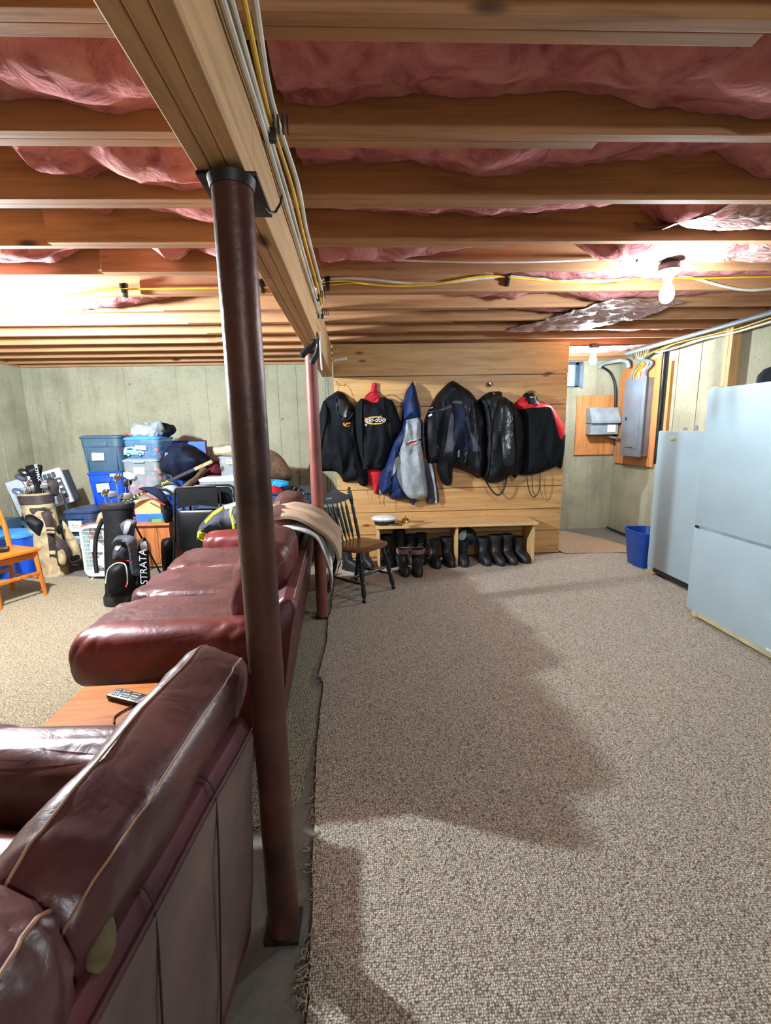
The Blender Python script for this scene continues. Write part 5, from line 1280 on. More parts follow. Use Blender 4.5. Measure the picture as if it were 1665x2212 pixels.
# cabinet under the right half of the pile
t = thing('low_cabinet', 'dark low cabinet under the pile behind the folding chairs', 'cabinet', (-1.35, 5.2, 0))
MB().span((-1.98, 4.98, .03), (-.62, 5.55, .78), .006).build('body', 'navyp', t); MB().span((-2.0, 4.96, .78), (-.60, 5.57, .80), .003).build('cabinet_top', 'greyd', t)
for x_ in (-1.96, -.66):
    for y_ in (5.02, 5.5): MB().box((x_, y_, .015), (.04, .04, .03)).build('foot', 'black', t)
t, cx, zb, w_, h_ = tote('storage_tote', 'cloudy tote with craft things inside, under the tan bag beside the front column', 468, 560, 984, 1032, 5.18, .36, 'clear', 'clear', .94, clear=True)
toys(t, w_, .36, h_, 14, 21, ('brownf', 'cardboard', 'navyp', 'greyd')); label(t, -.06, h_*.72, .13, .05, -.188, 'Baby Clothes', 'yellowpaper', .03, .02)
t, cx, zb, w_, h_ = tote('storage_tote', 'small cloudy tote with a white lid right behind the folding chairs', 425, 520, 1034, 1072, 4.99, .34, 'clear', 'whitep', .95, clear=True)
toys(t, w_, .34, h_, 8, 25, ('greyd', 'slate')); label(t, .02, h_*.42, .16, .06, -.176, 'Pictures', 'yellowpaper', .06, .022)
x, z = XZ(510, 983, 5.3)
o = blob((x, 5.30, z+.045), (.24, .16, .06), 'tanbag', 'tan_bag', None, .03, 15, (.5, .6), .12); tag(o, 'flat shiny tan bag on top of the craft tote', 'bag')
t, cx, zb, w_, h_ = tote('storage_tote', 'clear tote of blue wrapping beside the folding chairs', 500, 560, 1068, 1110, 4.99, .3, 'clear', 'clear', .95, clear=True)
blob((cx, 5.1, zb+h_*.45), (w_*.40, .10, h_*.30), 'bluepat', 'wrapping', t, .02, 3)
# right of the front column
x, z = XZ(588, 1040, 5.3)
q = [XZ(*p, 5.25) for p in ((540,985),(560,972),(585,978),(604,995),(616,1015),(620,1042),(540,1042))]
t, R = relief('brown_cushion', q, 5.50, .18, 'brownf', None, seed=8, fold=.006, width=.10); tag(t, 'big dark brown rounded cushion standing against the back wall', 'cushion')
def heap(pts, Y, d, mat, name, lab, cat, seed, fold=.02, wd=.06):
    q = [XZ(*p, Y) for p in pts]; o, R = relief(name, q, Y+d*.8, d, mat, None, seed=seed, fold=fold, width=wd); o['group'] = 'loose cloth on the pile'; return tag(o, lab, cat)
heap(((560,1040),(590,1038),(618,1042),(620,1055),(600,1062),(560,1058)), 5.12, .14, 'bluepat', 'blue_cloth', 'blue and white patterned cloth folded on the pile right of the front column', 'cloth', 2)
heap(((520,1058),(560,1055),(590,1052),(608,1062),(610,1078),(580,1084),(520,1082)), 5.0, .13, 'redn', 'red_cloth', 'bright red cloth folded below the blue patterned cloth', 'cloth', 3)
heap(((560,1080),(600,1072),(625,1078),(630,1096),(590,1100),(560,1100)), 4.95, .12, 'greyd', 'grey_cloth', 'grey cloth under the red cloth on the pile', 'cloth', 5)
heap(((605,1068),(625,1052),(650,1060),(668,1078),(672,1100),(640,1108),(610,1100)), 4.98, .16, 'blackn', 'black_bag', 'black bag with loops of cord at the right end of the pile', 'bag', 7)
heap(((560,1100),(600,1095),(640,1088),(650,1100),(640,1135),(560,1140)), 4.82, .13, 'navyf', 'navy_cloth', 'navy nylon cloth hanging behind the far end of the red sofa', 'cloth', 9)
for i, (a, b) in enumerate(((638,1058),(648,1062),(658,1070),(664,1080))):
    p = [XZ(a-6, b+4, 4.86), XZ(a, b-6, 4.86), XZ(a+7, b-2, 4.86), XZ(a+6, b+8, 4.86)]
    o = MB().tube(smooth_pts([(u, 4.84-.01*i, v) for u, v in p], 5, False), .006, 6).build('cord_loop', 'black', bpy.data.objects['black_bag'])
# helmet on the pile
x, z = XZ(362, 1062, 5.05)
t = thing('sports_helmet', 'pale grey helmet with a black strap below the navy duffel', 'helmet', (x, 5.05, z))
MB().lathe([(.10, 0), (.115, .03), (.11, .07), (.085, .10), (.04, .12), (0, .125)], (x, 5.05, z-.02), 24, 1.1, 1).build('shell', 'greylid', t)
MB().tube(smooth_pts([(x-.13, 4.94, z+.0), (x-.06, 4.92, z+.05), (x+.04, 4.92, z+.04), (x+.10, 4.94, z-.02)], 4, False), .014, 8).build('strap', 'black', t)
# desk with things on it
t = thing('wooden_desk', 'low orange-brown wooden cabinet behind the fan and golf bag', 'cabinet', (-2.58, 5.1, 0))
x0, zt = XZ(176, 1137, 4.9); x1, _ = XZ(368, 1140, 4.9)
MB().span((x0, 4.88, .485), (x1, 5.34, .51), .004).build('desk_top', 'desk', t, smooth=False)
MB().span((x0+.5, 4.92, .02), (x1-.02, 5.33, .485)).build('desk_body', 'desk', t, smooth=False)
for k in range(3): MB().span((x0+.52+k*.135, 4.910, .06), (x0+.645+k*.135, 4.9195, .45), .002).build('front_board', 'desk', t, smooth=False)
MB().span((x0+.02, 4.92, 0), (x0+.05, 5.32, .485)).build('side_panel', 'desk', t, smooth=False)
x0, z1 = XZ(288, 1081, 5.02); x1, z0 = XZ(348, 1110, 5.02)
t = thing('cardboard_box', 'plain tan cardboard box on the low wooden cabinet', 'box', ((x0+x1)/2, 5.12, z0))
MB().span((x0, 5.02, z0), (x1, 5.24, z1), .003).build('carton', 'cardboard', t, smooth=False); MB().span((x0+.1, 5.015, z1-.001), (x1-.1, 5.245, z1+.001)).build('tape', 'tanf', t)
x0, z1 = XZ(293, 1111, 5.0); x1, z0 = XZ(354, 1140, 5.0)
t = thing('printed_box', 'bright blue printed box with a goggle picture under the cardboard box', 'box', ((x0+x1)/2, 5.1, z0))
MB().span((x0, 5.0, z0), (x1, 5.26, z1), .003).build('carton', 'bluebox', t, smooth=False)
MB().prism([(x0+.12, z0+.05), (x0+.15, z0+.02), (x0+.22, z0+.05), (x0+.30, z0+.06), (x0+.31, z0+.11), (x0+.14, z0+.12)], 4.994, 4.999, 'xz').build('goggle_print', 'slate', t)
MB().prism([(x0+.17, z0+.07), (x0+.28, z0+.07), (x0+.28, z0+.105), (x0+.17, z0+.105)], 4.992, 4.9945, 'xz').build('lens_print', 'toygr', t)
# hockey stick
t = thing('hockey_stick', 'black and neon yellow hockey stick lying diagonally across the pile', 'stick', (-2.4, 4.9, .6))
def sp(px, py, Y): q = S(px, py, 'y', Y); return Vector(q)
A, B_ = sp(446, 1002, 5.02), sp(232, 1100, 4.86)
def shaft(a, b, w_, h_, name, mat):
    d = (b-a).normalized(); up = Vector((0, 1, 0)); s1_ = d.cross(up).normalized()
    vs = [a+s1_*h_/2*i+up*w_/2*j for i, j in ((-1,-1),(1,-1),(1,1),(-1,1))]+[b+s1_*h_/2*i+up*w_/2*j for i, j in ((-1,-1),(1,-1),(1,1),(-1,1))]
    return MB().add(vs, [(0,1,2,3),(4,7,6,5),(0,4,5,1),(1,5,6,2),(2,6,7,3),(3,7,4,0)]).build(name, mat, t, smooth=False, bev=.002)
L_ = lambda k: A+(B_-A)*k
shaft(A, B_, .022, .032, 'shaft', 'black'); shaft(L_(-.06), L_(.12), .026, .036, 'grip_tape', 'tanf')
for a, b in ((.54, .61),): shaft(L_(a)+Vector((0, -.013, -.004)), L_(b)+Vector((0, -.013, -.004)), .003, .012, 'neon_stripe', 'neon')
for k in range(9): shaft(L_(.62+k*.034)+Vector((0, -.013, 0)), L_(.632+k*.034)+Vector((0, -.013, 0)), .003, .026, 'neon_mark', 'neon')
dd = B_-A; an = atan2(-dd.z, -dd.x)
text('ALPHA', L_(.44)+Vector((0, -.0135, .0)), .045, 'neon', t, (pi/2, -an, 0), 'lettering', .001)
blade = [XZ(*p, 4.83) for p in ((240,1095),(222,1103),(212,1110),(206,1128),(203,1138),(218,1138),(224,1122),(240,1108))]
relief('blade', blade, 4.845, .016, 'tanf', t, width=.02, fold=.001, sub=1)
# navy padded goalie pad with red piping, drooping over the desk end
q = [XZ(*p, 4.80) for p in ((294,1056),(310,1053),(330,1055),(347,1064),(355,1078),(357,1088),(345,1084),(330,1074),(312,1064),(297,1060))]
t = thing('padded_glove', 'navy padded glove with red piping and a black body hanging over the cabinet end', 'glove', (q[4][0], 4.8, q[9][1]))
relief('pad', q, 4.86, .10, 'navyd', t, width=.03, seed=2, fold=.008)
MB().tube(smooth_pts([(a, 4.775, b) for a, b in [XZ(*p, 4.78) for p in ((294,1058),(310,1066),(330,1076),(345,1086),(357,1090))]], 5, False), .007, 6).build('red_piping', 'redn', t)
q = [XZ(*p, 4.84) for p in ((345,1080),(358,1086),(366,1105),(364,1128),(352,1140),(345,1118),(343,1098))]
relief('black_cuff', q, 4.93, .10, 'blackn', t, width=.04, seed=5)
# navy low tote and the clear one below it
t, cx, zb, w_, h_ = tote('storage_tote', 'navy tote with a white paper label low down behind the fan', 130, 206, 1104, 1158, 5.0, .45, 'navyp', 'navyp', .9)
label(t, -.03, h_*.40, .14, .12, -.228, 'Books\nGames', rot=.03, size=.03)
t, cx, zb, w_, h_ = tote('storage_tote', 'grey see-through tote under the navy one behind the fan', 134, 206, 1160, 1212, 5.0, .42, 'clear', 'greylid', .92, clear=True)
label(t, .06, h_*.55, .09, .04, -.205, 'Trains', 'yellowpaper', 0, .02); toys(t, w_, .42, h_, 8, 31, ('greyd', 'toygr'))
# blue tote under the orange chair
t, cx, zb, w_, h_ = tote('storage_tote', 'blue tote on the floor half hidden by the orange chair', -60, 62, 1160, 1252, 4.62, .42, 'blue', 'skyp', .9)
# window air conditioner leaning
Ya = 5.45
t = thing('air_conditioner', 'grey window air conditioner leaning at a slant against the back wall', 'air conditioner', (-3.85, Ya, .6))
x0, z0 = XZ(88, 1063, Ya); Rt = Matrix.Rotation(-.26*1.0, 3, 'Y')
def ac(c, d, name, mat, p=None, bev=.004): 
    v = Rt @ Vector(c); return MB().box((x0+v.x, Ya+v.y, z0+v.z), d, Rt, bev).build(name, mat, p or t)
ac((0, .075, -.012), (.63, .15, .37), 'cabinet', 'acd'); fr_ = ac((0, -.01, 0), (.66, .03, .42), 'front_panel', 'acp')
for k in range(6): ac((-.02+k*.052, -.028, .145), (.040, .012, .065), 'louver', 'acd', fr_, .002)
for k in range(12): ac((.09, -.028, .075-k*.021), (.26, .010, .010), 'vent_slat', 'acs', fr_, .001)
for k in range(11): ac((-.19, -.028, .10-k*.021), (.17, .010, .010), 'vent_slat', 'acs', fr_, .001)
ac((.275, -.028, -.02), (.065, .008, .24), 'control_panel', 'acd', fr_)
for k in range(3):
    v = Rt @ Vector((.275, -.032, .06-k*.07)); MB().lathe([(.017, 0), (.015, .02), (0, .021)], (x0+v.x, Ya+v.y, z0+v.z), 12, R=Matrix.Rotation(pi/2, 3, 'X')).build('knob', 'whitep', fr_)
# crates that hold it up
o = MB().span((-4.2, 5.5, 0), (-3.5, 5.95, .46), .004).build('grey_crate', 'slate', None); tag(o, 'dark crate under the air conditioner behind the tan golf bag', 'crate')
x_, z_ = XZ(148, 1068, 5.3); o = MB().tube([(x_-.06, 5.3, z_), (x_-.05, 5.32, z_-.2), (x_-.03, 5.4, .02)], .011, 8).build('metal_tube', 'steel', None); tag(o, 'thin metal tube standing between the air conditioner and the tote stack', 'tube')
o = MB().span((-4.36, 4.9, 0), (-4.0, 5.3, .55), .004).build('small_cabinet', 'slate', None); tag(o, 'grey box behind the orange chair at the left wall', 'box')

# box fan
t = thing('box_fan', 'white box fan standing on the concrete in front of the low cabinet', 'fan', (-2.655, 4.62, 0), -.04)
def rr(w_, h_, r, n=8):
    out = []
    for cx_, cz_, a0 in ((w_-r, h_-r, 0), (-w_+r, h_-r, pi/2), (-w_+r, -h_+r, pi), (w_-r, -h_+r, 3*pi/2)):
        for k in range(n+1): a = a0+pi/2*k/n; out.append((cx_+r*cos(a), cz_+r*sin(a)))
    return out
ZF = .295
oo, ii = rr(.255, .262, .07), rr(.236, .243, .06); n = len(oo)
vs = [(x, y, z+ZF) for y in (-.05, .06) for x, z in oo]+[(x, y, z+ZF) for y in (-.05, .06) for x, z in ii]
fs = []
for i in range(n):
    j = (i+1) % n
    fs += [(i, j, n+j, n+i), (2*n+i, 3*n+i, 3*n+j, 2*n+j), (i, 2*n+i, 2*n+j, j), (n+i, n+j, 3*n+j, 3*n+i)]
lm(MB().add(vs, fs), 'frame', 'fanw')
g = MB()
for k in range(-17, 18):
    x = k*.0135; hh = .235 if abs(x) < .19 else .235-(abs(x)-.19)*.9
    g.tube([(x, -.045, ZF-hh), (x, -.045, ZF+hh)], .0013, 4, False)
for k in range(-5, 6): g.tube([(-.235, -.047, ZF+k*.042), (.235, -.047, ZF+k*.042)], .0016, 4, False)
o = lm(g, 'grille', 'fanw'); o['kind'] = 'stuff'
for s_ in (-1, 1): lm(MB().tube([(s_*.02, -.048, ZF+s_*.05), (s_*.05, -.05, ZF+s_*.235)], .004, 6), 'grille_stay', 'fanw')
lm(MB().lathe([(.062, -.02), (.062, .02), (.05, .032), (0, .034)], (0, -.01, ZF), 24, R=Matrix.Rotation(pi/2, 3, 'X')), 'hub', 'fanw')
lm(MB().lathe([(.022, 0), (.018, .006), (0, .007)], (0, -.046, ZF), 16, R=Matrix.Rotation(pi/2, 3, 'X')), 'hub_cap', 'greylid')
for k in range(5):
    a = 2*pi*k/5+.35; pts = []
    for r_ in (.05, .10, .16, .205):
        wd = .022+.042*sin(min(1, (r_-.03)/.17)*pi*.62)
        for s_ in (-1, 1): pts.append((r_*cos(a)-s_*wd*sin(a), .012*s_+.0, ZF+r_*sin(a)+s_*wd*cos(a)))
    fs = [(0, 1, 3, 2), (2, 3, 5, 4), (4, 5, 7, 6)]; m = len(pts); pts += [(x, y+.003, z) for x, y, z in pts]; fs += [tuple(m+q for q in f) for f in fs]
    lm(MB().add(pts, fs), 'blade', 'fanw')
for s_ in (-1, 1): lm(MB().tube(smooth_pts([(s_*.10, -.10, .006), (s_*.16, -.11, .006), (s_*.19, -.02, .02), (s_*.18, .08, .006), (s_*.12, .09, .006)], 4, False), .005, 6), 'foot', 'fanw')
lm(MB().box((-.235, 0, ZF), (.0, .0, .0)).tube([(-.02, 0, ZF+.262), (.0, 0, ZF+.29), (.08, 0, ZF+.29), (.10, 0, ZF+.262)], .008, 6), 'carry_handle', 'fanw')
cable('white flex curling on the floor in front of the box fan', [(-2.90, 4.53, .005), (-2.76, 4.50, .005), (-2.62, 4.51, .005), (-2.52, 4.56, .005)], .004, 'fanw')

# ------------------------------------------------------------------ golf bags
def club(parentless_label, a, b, head, mat='chrome', hm='steel'):
    t = thing('golf_club', parentless_label, 'golf club', tuple(b), 0, 'golf clubs in the bags')
    a, b = Vector(a), Vector(b)
    MB().tube([a, b], .0045, 8).build('shaft', 'steel', t)
    if head == 'iron':
        MB().loft([((b.x, b.y, b.z-.015), .012, .008), ((b.x+.02, b.y-.01, b.z), .035, .009, .5), ((b.x+.03, b.y-.012, b.z+.03), .038, .008, .5), ((b.x+.03, b.y-.01, b.z+.05), .022, .006, .5)], 14).build('club_head', hm, t)
    elif head == 'wood':
        MB().lathe([(.02, -.03), (.045, -.02), (.052, 0), (.04, .02), (0, .03)], tuple(b+Vector((.02, -.01, .01))), 18, 1.2, .9, Matrix.Rotation(.5, 3, 'Y')).build('club_head', hm, t)
    return t
# black bag in front
base = Vector((-2.17, 3.86, .012)); top = Vector((-2.215, 4.06, .86))
t = thing('golf_bag', 'black stand golf bag with grey panels and red tipped zips beside the red sofa', 'golf bag', tuple(base))
ax = top-base
def at_(k, dx=0, dy=0): q = base+ax*k; return (q.x+dx, q.y+dy, q.z)
MB().loft([(at_(0), .115, .095), (at_(.03), .135, .115), (at_(.09), .135, .118), (at_(.12), .125, .11), (at_(.5), .118, .105), (at_(.8), .112, .10), (at_(.90), .118, .105), (at_(.98), .128, .112), (at_(1.0), .128, .112), (at_(1.0), .112, .098), (at_(.95), .105, .09)], 32, .85).build('bag_body', 'blackn', t)
MB().loft([(at_(.0), .128, .108), (at_(.015), .140, .12), (at_(.08), .142, .122), (at_(.10), .132, .115)], 32, .85).build('base_cup', 'black', t)
MB().loft([(at_(.955), .131, .115), (at_(.965), .134, .118), (at_(1.0), .134, .118), (at_(1.005), .128, .112)], 32, .85).build('top_collar', 'black', t)
def pocket(name, px_pts, Y, depth, mat, seed=1, lift=0, width=.03, p=None):
    q = [XZ(*p_, Y) for p_ in px_pts]; return relief(name, q, Y+.06, depth, mat, p or t, width=width, seed=seed, fold=.006)
def g5(*p): return [(180+x/7.9, 1050+y/7.9) for x, y in p]
pk, R = pocket('front_pocket', g5((400,1390),(520,1345),(640,1350),(690,1440),(700,1600),(690,1760),(620,1860),(450,1880),(370,1820),(345,1700),(350,1550)), 3.72, .10, 'blackn', 3)
def ontop(name, pts, R, lift, mat, p=t, r=None, sub=2):
    q = [XZ(a, b, R.y0-.08) for a, b in g5(*pts)]
    if r: return MB().tube(smooth_pts([(a, R.y0-R.th((a, b))-lift, b) for a, b in q], 4, False), r, 6).build(name, mat, p)
    return relief(name, q, 0, 0, mat, p, base=R, lift=lift, sub=sub, step=.02)
ontop('zip', [(350,1680),(355,1540),(400,1420),(500,1350),(620,1360),(670,1440),(680,1600),(685,1720)], R, .004, 'whitep', pk, .005)
ontop('zip_tip', [(660,1720),(700,1720),(690,1780),(665,1760)], R, .010, 'redn', pk)
p2, R2 = pocket('upper_pocket', g5((520,1000),(640,990),(720,1060),(735,1200),(720,1310),(600,1290),(460,1320),(440,1180),(470,1060)), 3.82, .08, 'greyd', 5)
ontop('piping', [(445,1330),(520,1295),(620,1290),(720,1310)], R2, .006, 'redn', p2, .006); ontop('badge', [(535,1020),(610,1022),(590,1095),(520,1088)], R2, .006, 'greyf', p2)
p3, R3 = pocket('harness_pad', g5((500,890),(640,860),(780,880),(850,960),(870,1200),(900,1400),(925,1540),(800,1560),(745,1400),(720,1100),(640,985),(480,1000),(420,1020)), 3.80, .11, 'greyd', 7)
p4, R4 = pocket('side_pocket', g5((870,1130),(960,900),(1040,980),(1060,1200),(1080,1500),(1085,1660),(1030,1840),(900,1900),(790,1900),(780,1600),(900,1540)), 3.90, .10, 'blackn', 9)
ontop('zip', [(810,1560),(830,1700),(850,1880)], R4, .006, 'whitep', p4, .008); ontop('zip_tip', [(820,1870),(880,1860),(870,1920),(830,1920)], R4, .012, 'redn', p4)
ontop('side_flash', [(960,1000),(1020,960),(1045,1050),(1040,1130),(1000,1120)], R4, .008, 'greyf', p4)
a, b = XZ(180+975/7.9, 1050+1410/7.9, 3.78); text('STRATA', (a, R4.y0-.125, b), .088, 'silverf', p4, (pi/2, -pi/2+.06, 0), 'lettering', .001)
p5, R5 = pocket('neck_panel', g5((540,600),(700,590),(850,620),(820,760),(780,880),(540,880)), 3.92, .06, 'greyd', 11)
ontop('grey_flash', [(680,620),(760,630),(770,680),(700,860),(655,860),(670,740)], R5, .006, 'greyf', p5); ontop('grey_flash', [(538,630),(560,625),(565,850),(535,865)], R5, .006, 'greyf', p5)
MB().tube([at_(.82, .10, .04), (-1.99, 4.32, .015)], .008, 8).build('stand_leg', 'black', t); MB().tube([at_(.82, -.08, .05), (-2.42, 4.38, .015)], .008, 8).build('stand_leg', 'black', t)
MB().tube(smooth_pts([at_(.85, -.12, -.02), at_(.7, -.17, -.04), at_(.5, -.18, -.06), at_(.33, -.16, -.08)], 4, False), .018, 8).build('shoulder_strap', 'blackn', t)
rnd = random.Random(5)
labs = ['chrome iron at the left rim of the black golf bag', 'chrome iron second from the left rim of the black golf bag', 'iron with the tallest head in the middle of the black golf bag', 'short iron at the front rim of the black golf bag', 'grey driver leaning out to the right of the black golf bag', 'dark iron at the back of the black golf bag', 'iron at the right rim of the black golf bag']
for i, (dx, h, hd, hm) in enumerate(((-.08, .09, 'iron', 'chrome'), (-.045, .07, 'iron', 'steel'), (.0, .22, 'iron', 'chrome'), (.02, .05, 'iron', 'chrome'), (.085, .24, 'wood', 'greylid'), (.05, .17, 'iron', 'black'), (.08, .06, 'iron', 'steel'))):
    p = Vector(at_(.94, dx, rnd.uniform(-.05, .05))); club(labs[i], p+Vector((0, 0, -.3)), p+Vector((dx*.35, 0, h+.04)), hd, 'chrome', hm)
# tan bag leaning in the corner
base = Vector((-3.36, 4.80, .0)); top = Vector((-3.58, 5.0, .86))
t = thing('golf_bag', 'tan and dark brown golf bag leaning in front of the air conditioner', 'golf bag', tuple(base)); ax = top-base
MB().loft([(at_(0), .125, .11), (at_(.3), .135, .12), (at_(.6), .14, .125), (at_(.86), .145, .13), (at_(.9), .15, .135), (at_(.99), .155, .14), (at_(1.0), .15, .135), (at_(1), .13, .115), (at_(.93), .12, .11)], 30, .85).build('bag_body', 'tanf', t)
M['brownn'] = fabric('dark brown nylon', (56,48,48), .6, .2)
MB().loft([(at_(.87), .150, .134), (at_(.88), .152, .137), (at_(.975), .158, .143), (at_(.98), .152, .138)], 30, .85).build('brown_band', 'brownn', t)
def g4(*p): return [(x/7.568, 990+y/7.568) for x, y in p]
def pk4(name, pts, Y, d, mat, seed=1): q = [XZ(*p_, Y) for p_ in g4(*pts)]; return relief(name, q, Y+.08, d, mat, t, width=.03, seed=seed, fold=.005)
pk4('brown_stripe', ((600,900),(750,900),(790,1150),(830,1500),(880,1860),(780,1880),(730,1500),(690,1200),(640,1000)), 4.72, .09, 'brownn', 2)
for y_ in (1180, 1240, 1570): pk4('tan_strap', ((670+(y_-1180)*.15,y_-22),(795+(y_-1180)*.14,y_-22),(800+(y_-1180)*.14,y_+(40 if y_ > 1500 else 14)),(675+(y_-1180)*.15,y_+(40 if y_ > 1500 else 14))), 4.66, .05, 'tanf', 3)
pk4('dark_side_pocket', ((320,970),(420,940),(560,1020),(620,1080),(640,1240),(645,1330),(560,1300),(440,1190),(350,1090)), 4.74, .08, 'blackn', 4)
pk4('brown_side', ((395,780),(700,840),(760,860),(600,900),(650,1010),(600,1040),(420,940)), 4.80, .07, 'brownn', 8)
pk4('ball_pocket', ((850,1400),(900,1350),(970,1370),(1050,1480),(1065,1600),(1040,1720),(960,1800),(900,1790),(870,1680),(845,1520)), 4.66, .11, 'brownn', 5)
pk4('ball_pocket_face', ((860,1540),(910,1500),(960,1540),(1000,1650),(990,1760),(930,1790),(880,1720)), 4.60, .07, 'tanf', 6)
pk4('carry_strap', ((940,1060),(980,1070),(1100,1250),(1190,1400),(1250,1620),(1240,1690),(1100,1740),(1070,1720),(1065,1600),(1100,1560),(1020,1420),(960,1250)), 4.76, .05, 'tanf', 7)
pk4('strap_window', ((1090,1640),(1210,1610),(1215,1680),(1100,1720)), 4.71, .025, 'blackn', 9)
pk4('towel_ring', ((870,1120),(940,1110),(930,1250),(870,1260),(840,1200)), 4.66, .04, 'blackn', 12)
# headcovers and clubs in the tan bag
def g4p(x, y, Y): a, b = XZ(x/7.568, 990+y/7.568, Y); return (a, Y, b)
hc, R = relief('headcover', [XZ(*p_, 4.95) for p_ in g4((400,130),(520,105),(640,112),(665,150),(650,260),(640,400),(690,560),(690,680),(560,685),(570,560),(540,430),(480,300),(420,190))], 4.98, .12, 'blackn', None, width=.04, seed=6); tag(hc, 'long black headcover with white lettering in the tan golf bag', 'headcover')
text('SKYMAX', (lambda v: (v[0]+.035, 4.852, v[2]))(g4p(552, 235, 4.85)), .046, 'whitep', hc, (pi/2, pi/2-.1, 0), 'lettering', .001)
o, R = relief('headcover', [XZ(*p_, 4.95) for p_ in g4((665,340),(740,335),(810,370),(850,450),(850,600),(800,640),(730,640),(690,520),(660,440))], 5.06, .11, 'brownn', None, width=.04, seed=7); tag(o, 'rounded dark brown headcover at the right side of the tan golf bag', 'headcover')
for i, (x, y, hd, hm, lab) in enumerate(((380,240,'wood','black','black wood club highest at the left of the tan bag'),(330,330,'wood','greyd','dark club head in front of the air conditioner left vent'),(470,430,'iron','chrome','chrome iron left of the long headcover'),(430,580,'iron','chrome','big chrome iron lowest at the left rim of the tan bag'),(280,560,'wood','slate','grey club head sticking out farthest left of the tan bag'),(700,480,'iron','steel','steel iron right of the long headcover'))):
    b = Vector(g4p(x, y, 4.93)); a = Vector(at_(.9, -.05+.02*i, 0)); club(lab, a+(a-b)*.3, b, hd, 'steel', hm)

# ------------------------------------------------------------------ folding chairs
def fchair(label, Y, dx, dz=0):
    t = thing('folding_chair', label, 'chair', (-1.68+dx, Y, .013), 0, 'folded black chairs')
    x0, x1 = XZ(366, 1060, 4.35)[0]+dx, XZ(466, 1060, 4.35)[0]+dx; zt = .93+dz; lean = .10
    def P(x, z, o=0): return (x, Y+lean*z/.9+o, z+.013)
    r_ = .011
    MB().tube([P(x0-.06, .0), P(x0-.02, .45), P(x0, zt-.06), P(x0+.012, zt-.02), P(x0+.05, zt), P(x1-.05, zt), P(x1-.012, zt-.02), P(x1, zt-.06), P(x1+.02, .45), P(x1+.03, .0)], r_, 10).build('frame_tube', 'blackm', t)
    q = [(x0+.02, zt-.20), (x0+.02, zt-.05), (x0+.05, zt-.015), (x1-.05, zt-.015), (x1-.02, zt-.05), (x1-.02, zt-.20), ((x0+x1)/2, zt-.175)]
    vs = [P(a, b, -.006) for a, b in q]+[P(a, b, .004) for a, b in q]; n_ = len(q)
    MB().add(vs, [tuple(range(n_)), tuple(range(n_, 2*n_))]+[(i, (i+1) % n_, n_+(i+1) % n_, n_+i) for i in range(n_)]).build('backrest', 'blackm', t)
    xa, xb, za, zb_ = x0+.012, x1-.03, .335, zt-.225
    def rq(ins, o): return [P(a, b, o) for a, b in [((xa+xb)/2+u, (za+zb_)/2+v) for u, v in rr((xb-xa)/2-ins, (zb_-za)/2-ins, .05, 5)]]
    A_ = rq(0, -.012); B2 = rq(.0, -.028); C2 = rq(.018, -.036); n_ = len(A_)
    vs = A_+B2+C2; fs = [tuple(range(n_)), tuple(range(2*n_, 3*n_))]+[(k*n_+i, k*n_+(i+1) % n_, (k+1)*n_+(i+1) % n_, (k+1)*n_+i) for k in range(2) for i in range(n_)]
    MB().add(vs, fs).build('seat', 'blackm', t)
    MB().tube([P(x0+.02, .02, .05), P(x0+.03, .24, .03), P(x0+.05, .27, .03), P(x1-.05, .27, .03), P(x1-.03, .24, .03), P(x1-.01, .02, .05)], .009, 8).build('leg_tube', 'blackm', t)
    MB().tube([P(x0-.03, .20, 0), P(x1+.01, .20, 0)], .007, 8).build('cross_bar', 'blackm', t)
    MB().tube([P(x0-.04, .12, .0), P(x1+.02, .12, .0)], .007, 8).build('cross_bar', 'blackm', t)
    MB().box(P(x0+.05, zt-.21, -.012), (.05, .02, .018), Matrix.Rotation(-.3, 3, 'Y')).build('hinge_tab', 'steel', t)
    for x in (x0-.06, x1+.03): MB().tube([P(x, -.012), P(x, .02)], .014, 10).build('rubber_tip', 'black', t)
    return t
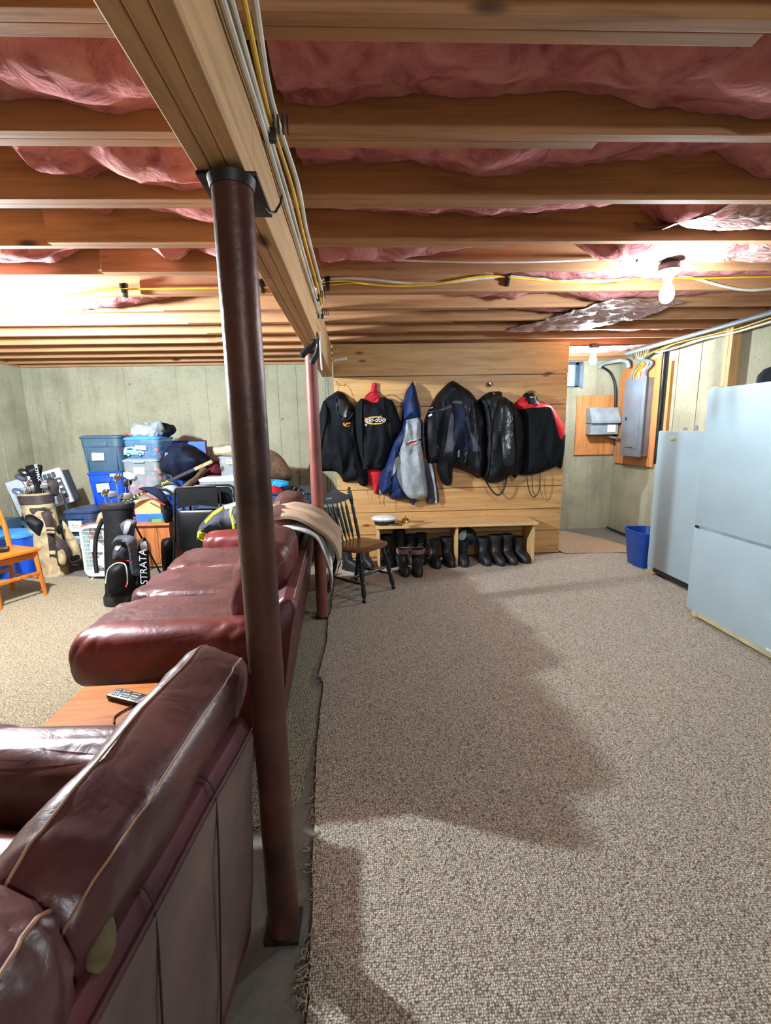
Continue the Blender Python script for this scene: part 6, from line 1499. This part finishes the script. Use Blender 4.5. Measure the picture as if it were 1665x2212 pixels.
f1 = fchair('black folding chair folded flat in front, beside the black golf bag', 4.36, 0)
xa = XZ(418, 1086, 4.3); text('COSCO', (xa[0], 4.425, xa[1]), .028, 'blackn', f1, (pi/2-.1, 0, 0), 'embossing', .001)
fchair('second black folding chair peeping out on the right behind the first', 4.47, .11)
# coverall with hi-vis trim by the sofa arm
q = [XZ(*p, 4.22) for p in ((416,1172),(418,1150),(428,1132),(448,1112),(470,1098),(500,1090),(525,1088),(525,1150),(470,1150),(440,1160),(430,1178))]
t = thing('work_jacket', 'charcoal work jacket with yellow hi-vis bands on the far sofa arm', 'jacket', (-1.5, 4.2, .6))
o, R = relief('body', q, 4.34, .15, 'greyd', t, width=.05, seed=14, fold=.016)
for pts, m in ((((424,1150),(440,1165),(432,1180),(418,1168),(416,1156)), 'hivis'), (((484,1100),(494,1098),(508,1138),(502,1150),(494,1148)), 'hivis'), (((430,1132),(448,1112),(468,1100),(470,1106),(452,1118),(436,1136)), 'hivis'), (((489,1106),(494,1105),(503,1135),(498,1140)), 'greyf'), (((424,1158),(430,1156),(436,1166),(430,1170)), 'greyf'), (((470,1098),(498,1090),(520,1090),(500,1098),(478,1106)), 'greyf')):
    relief('band', [XZ(*p, 4.14) for p in pts], 0, 0, m, t, base=R, lift=.008 if m == 'hivis' else .012, sub=1, step=.02)
q = [XZ(*p, 3.9) for p in ((498,1150),(505,1137),(525,1132),(560,1134),(560,1156),(520,1158))]
o, R = relief('navy_garment', q, 4.04, .12, 'navyd', None, seed=15); tag(o, 'navy garment lying on the far sofa arm behind the front column', 'clothes')
o, R = relief('dark_backpack', [XZ(*p, 4.6) for p in ((334,1180),(345,1170),(358,1172),(362,1200),(360,1236),(350,1252),(338,1240))], 4.75, .12, 'blackn', None, seed=18); tag(o, 'small black bag on the floor between golf bag and folding chairs', 'bag')
q_ = S(226, 2030, 'z', .755)
blob((q_.x, q_.y, .755), (.007, .024, .030), M.setdefault('lining2', fabric('crumpled tan lining', (100,90,66))), 'torn_lining', b2, .03, 9, (.9, .9), .3, .2, (40, 40))
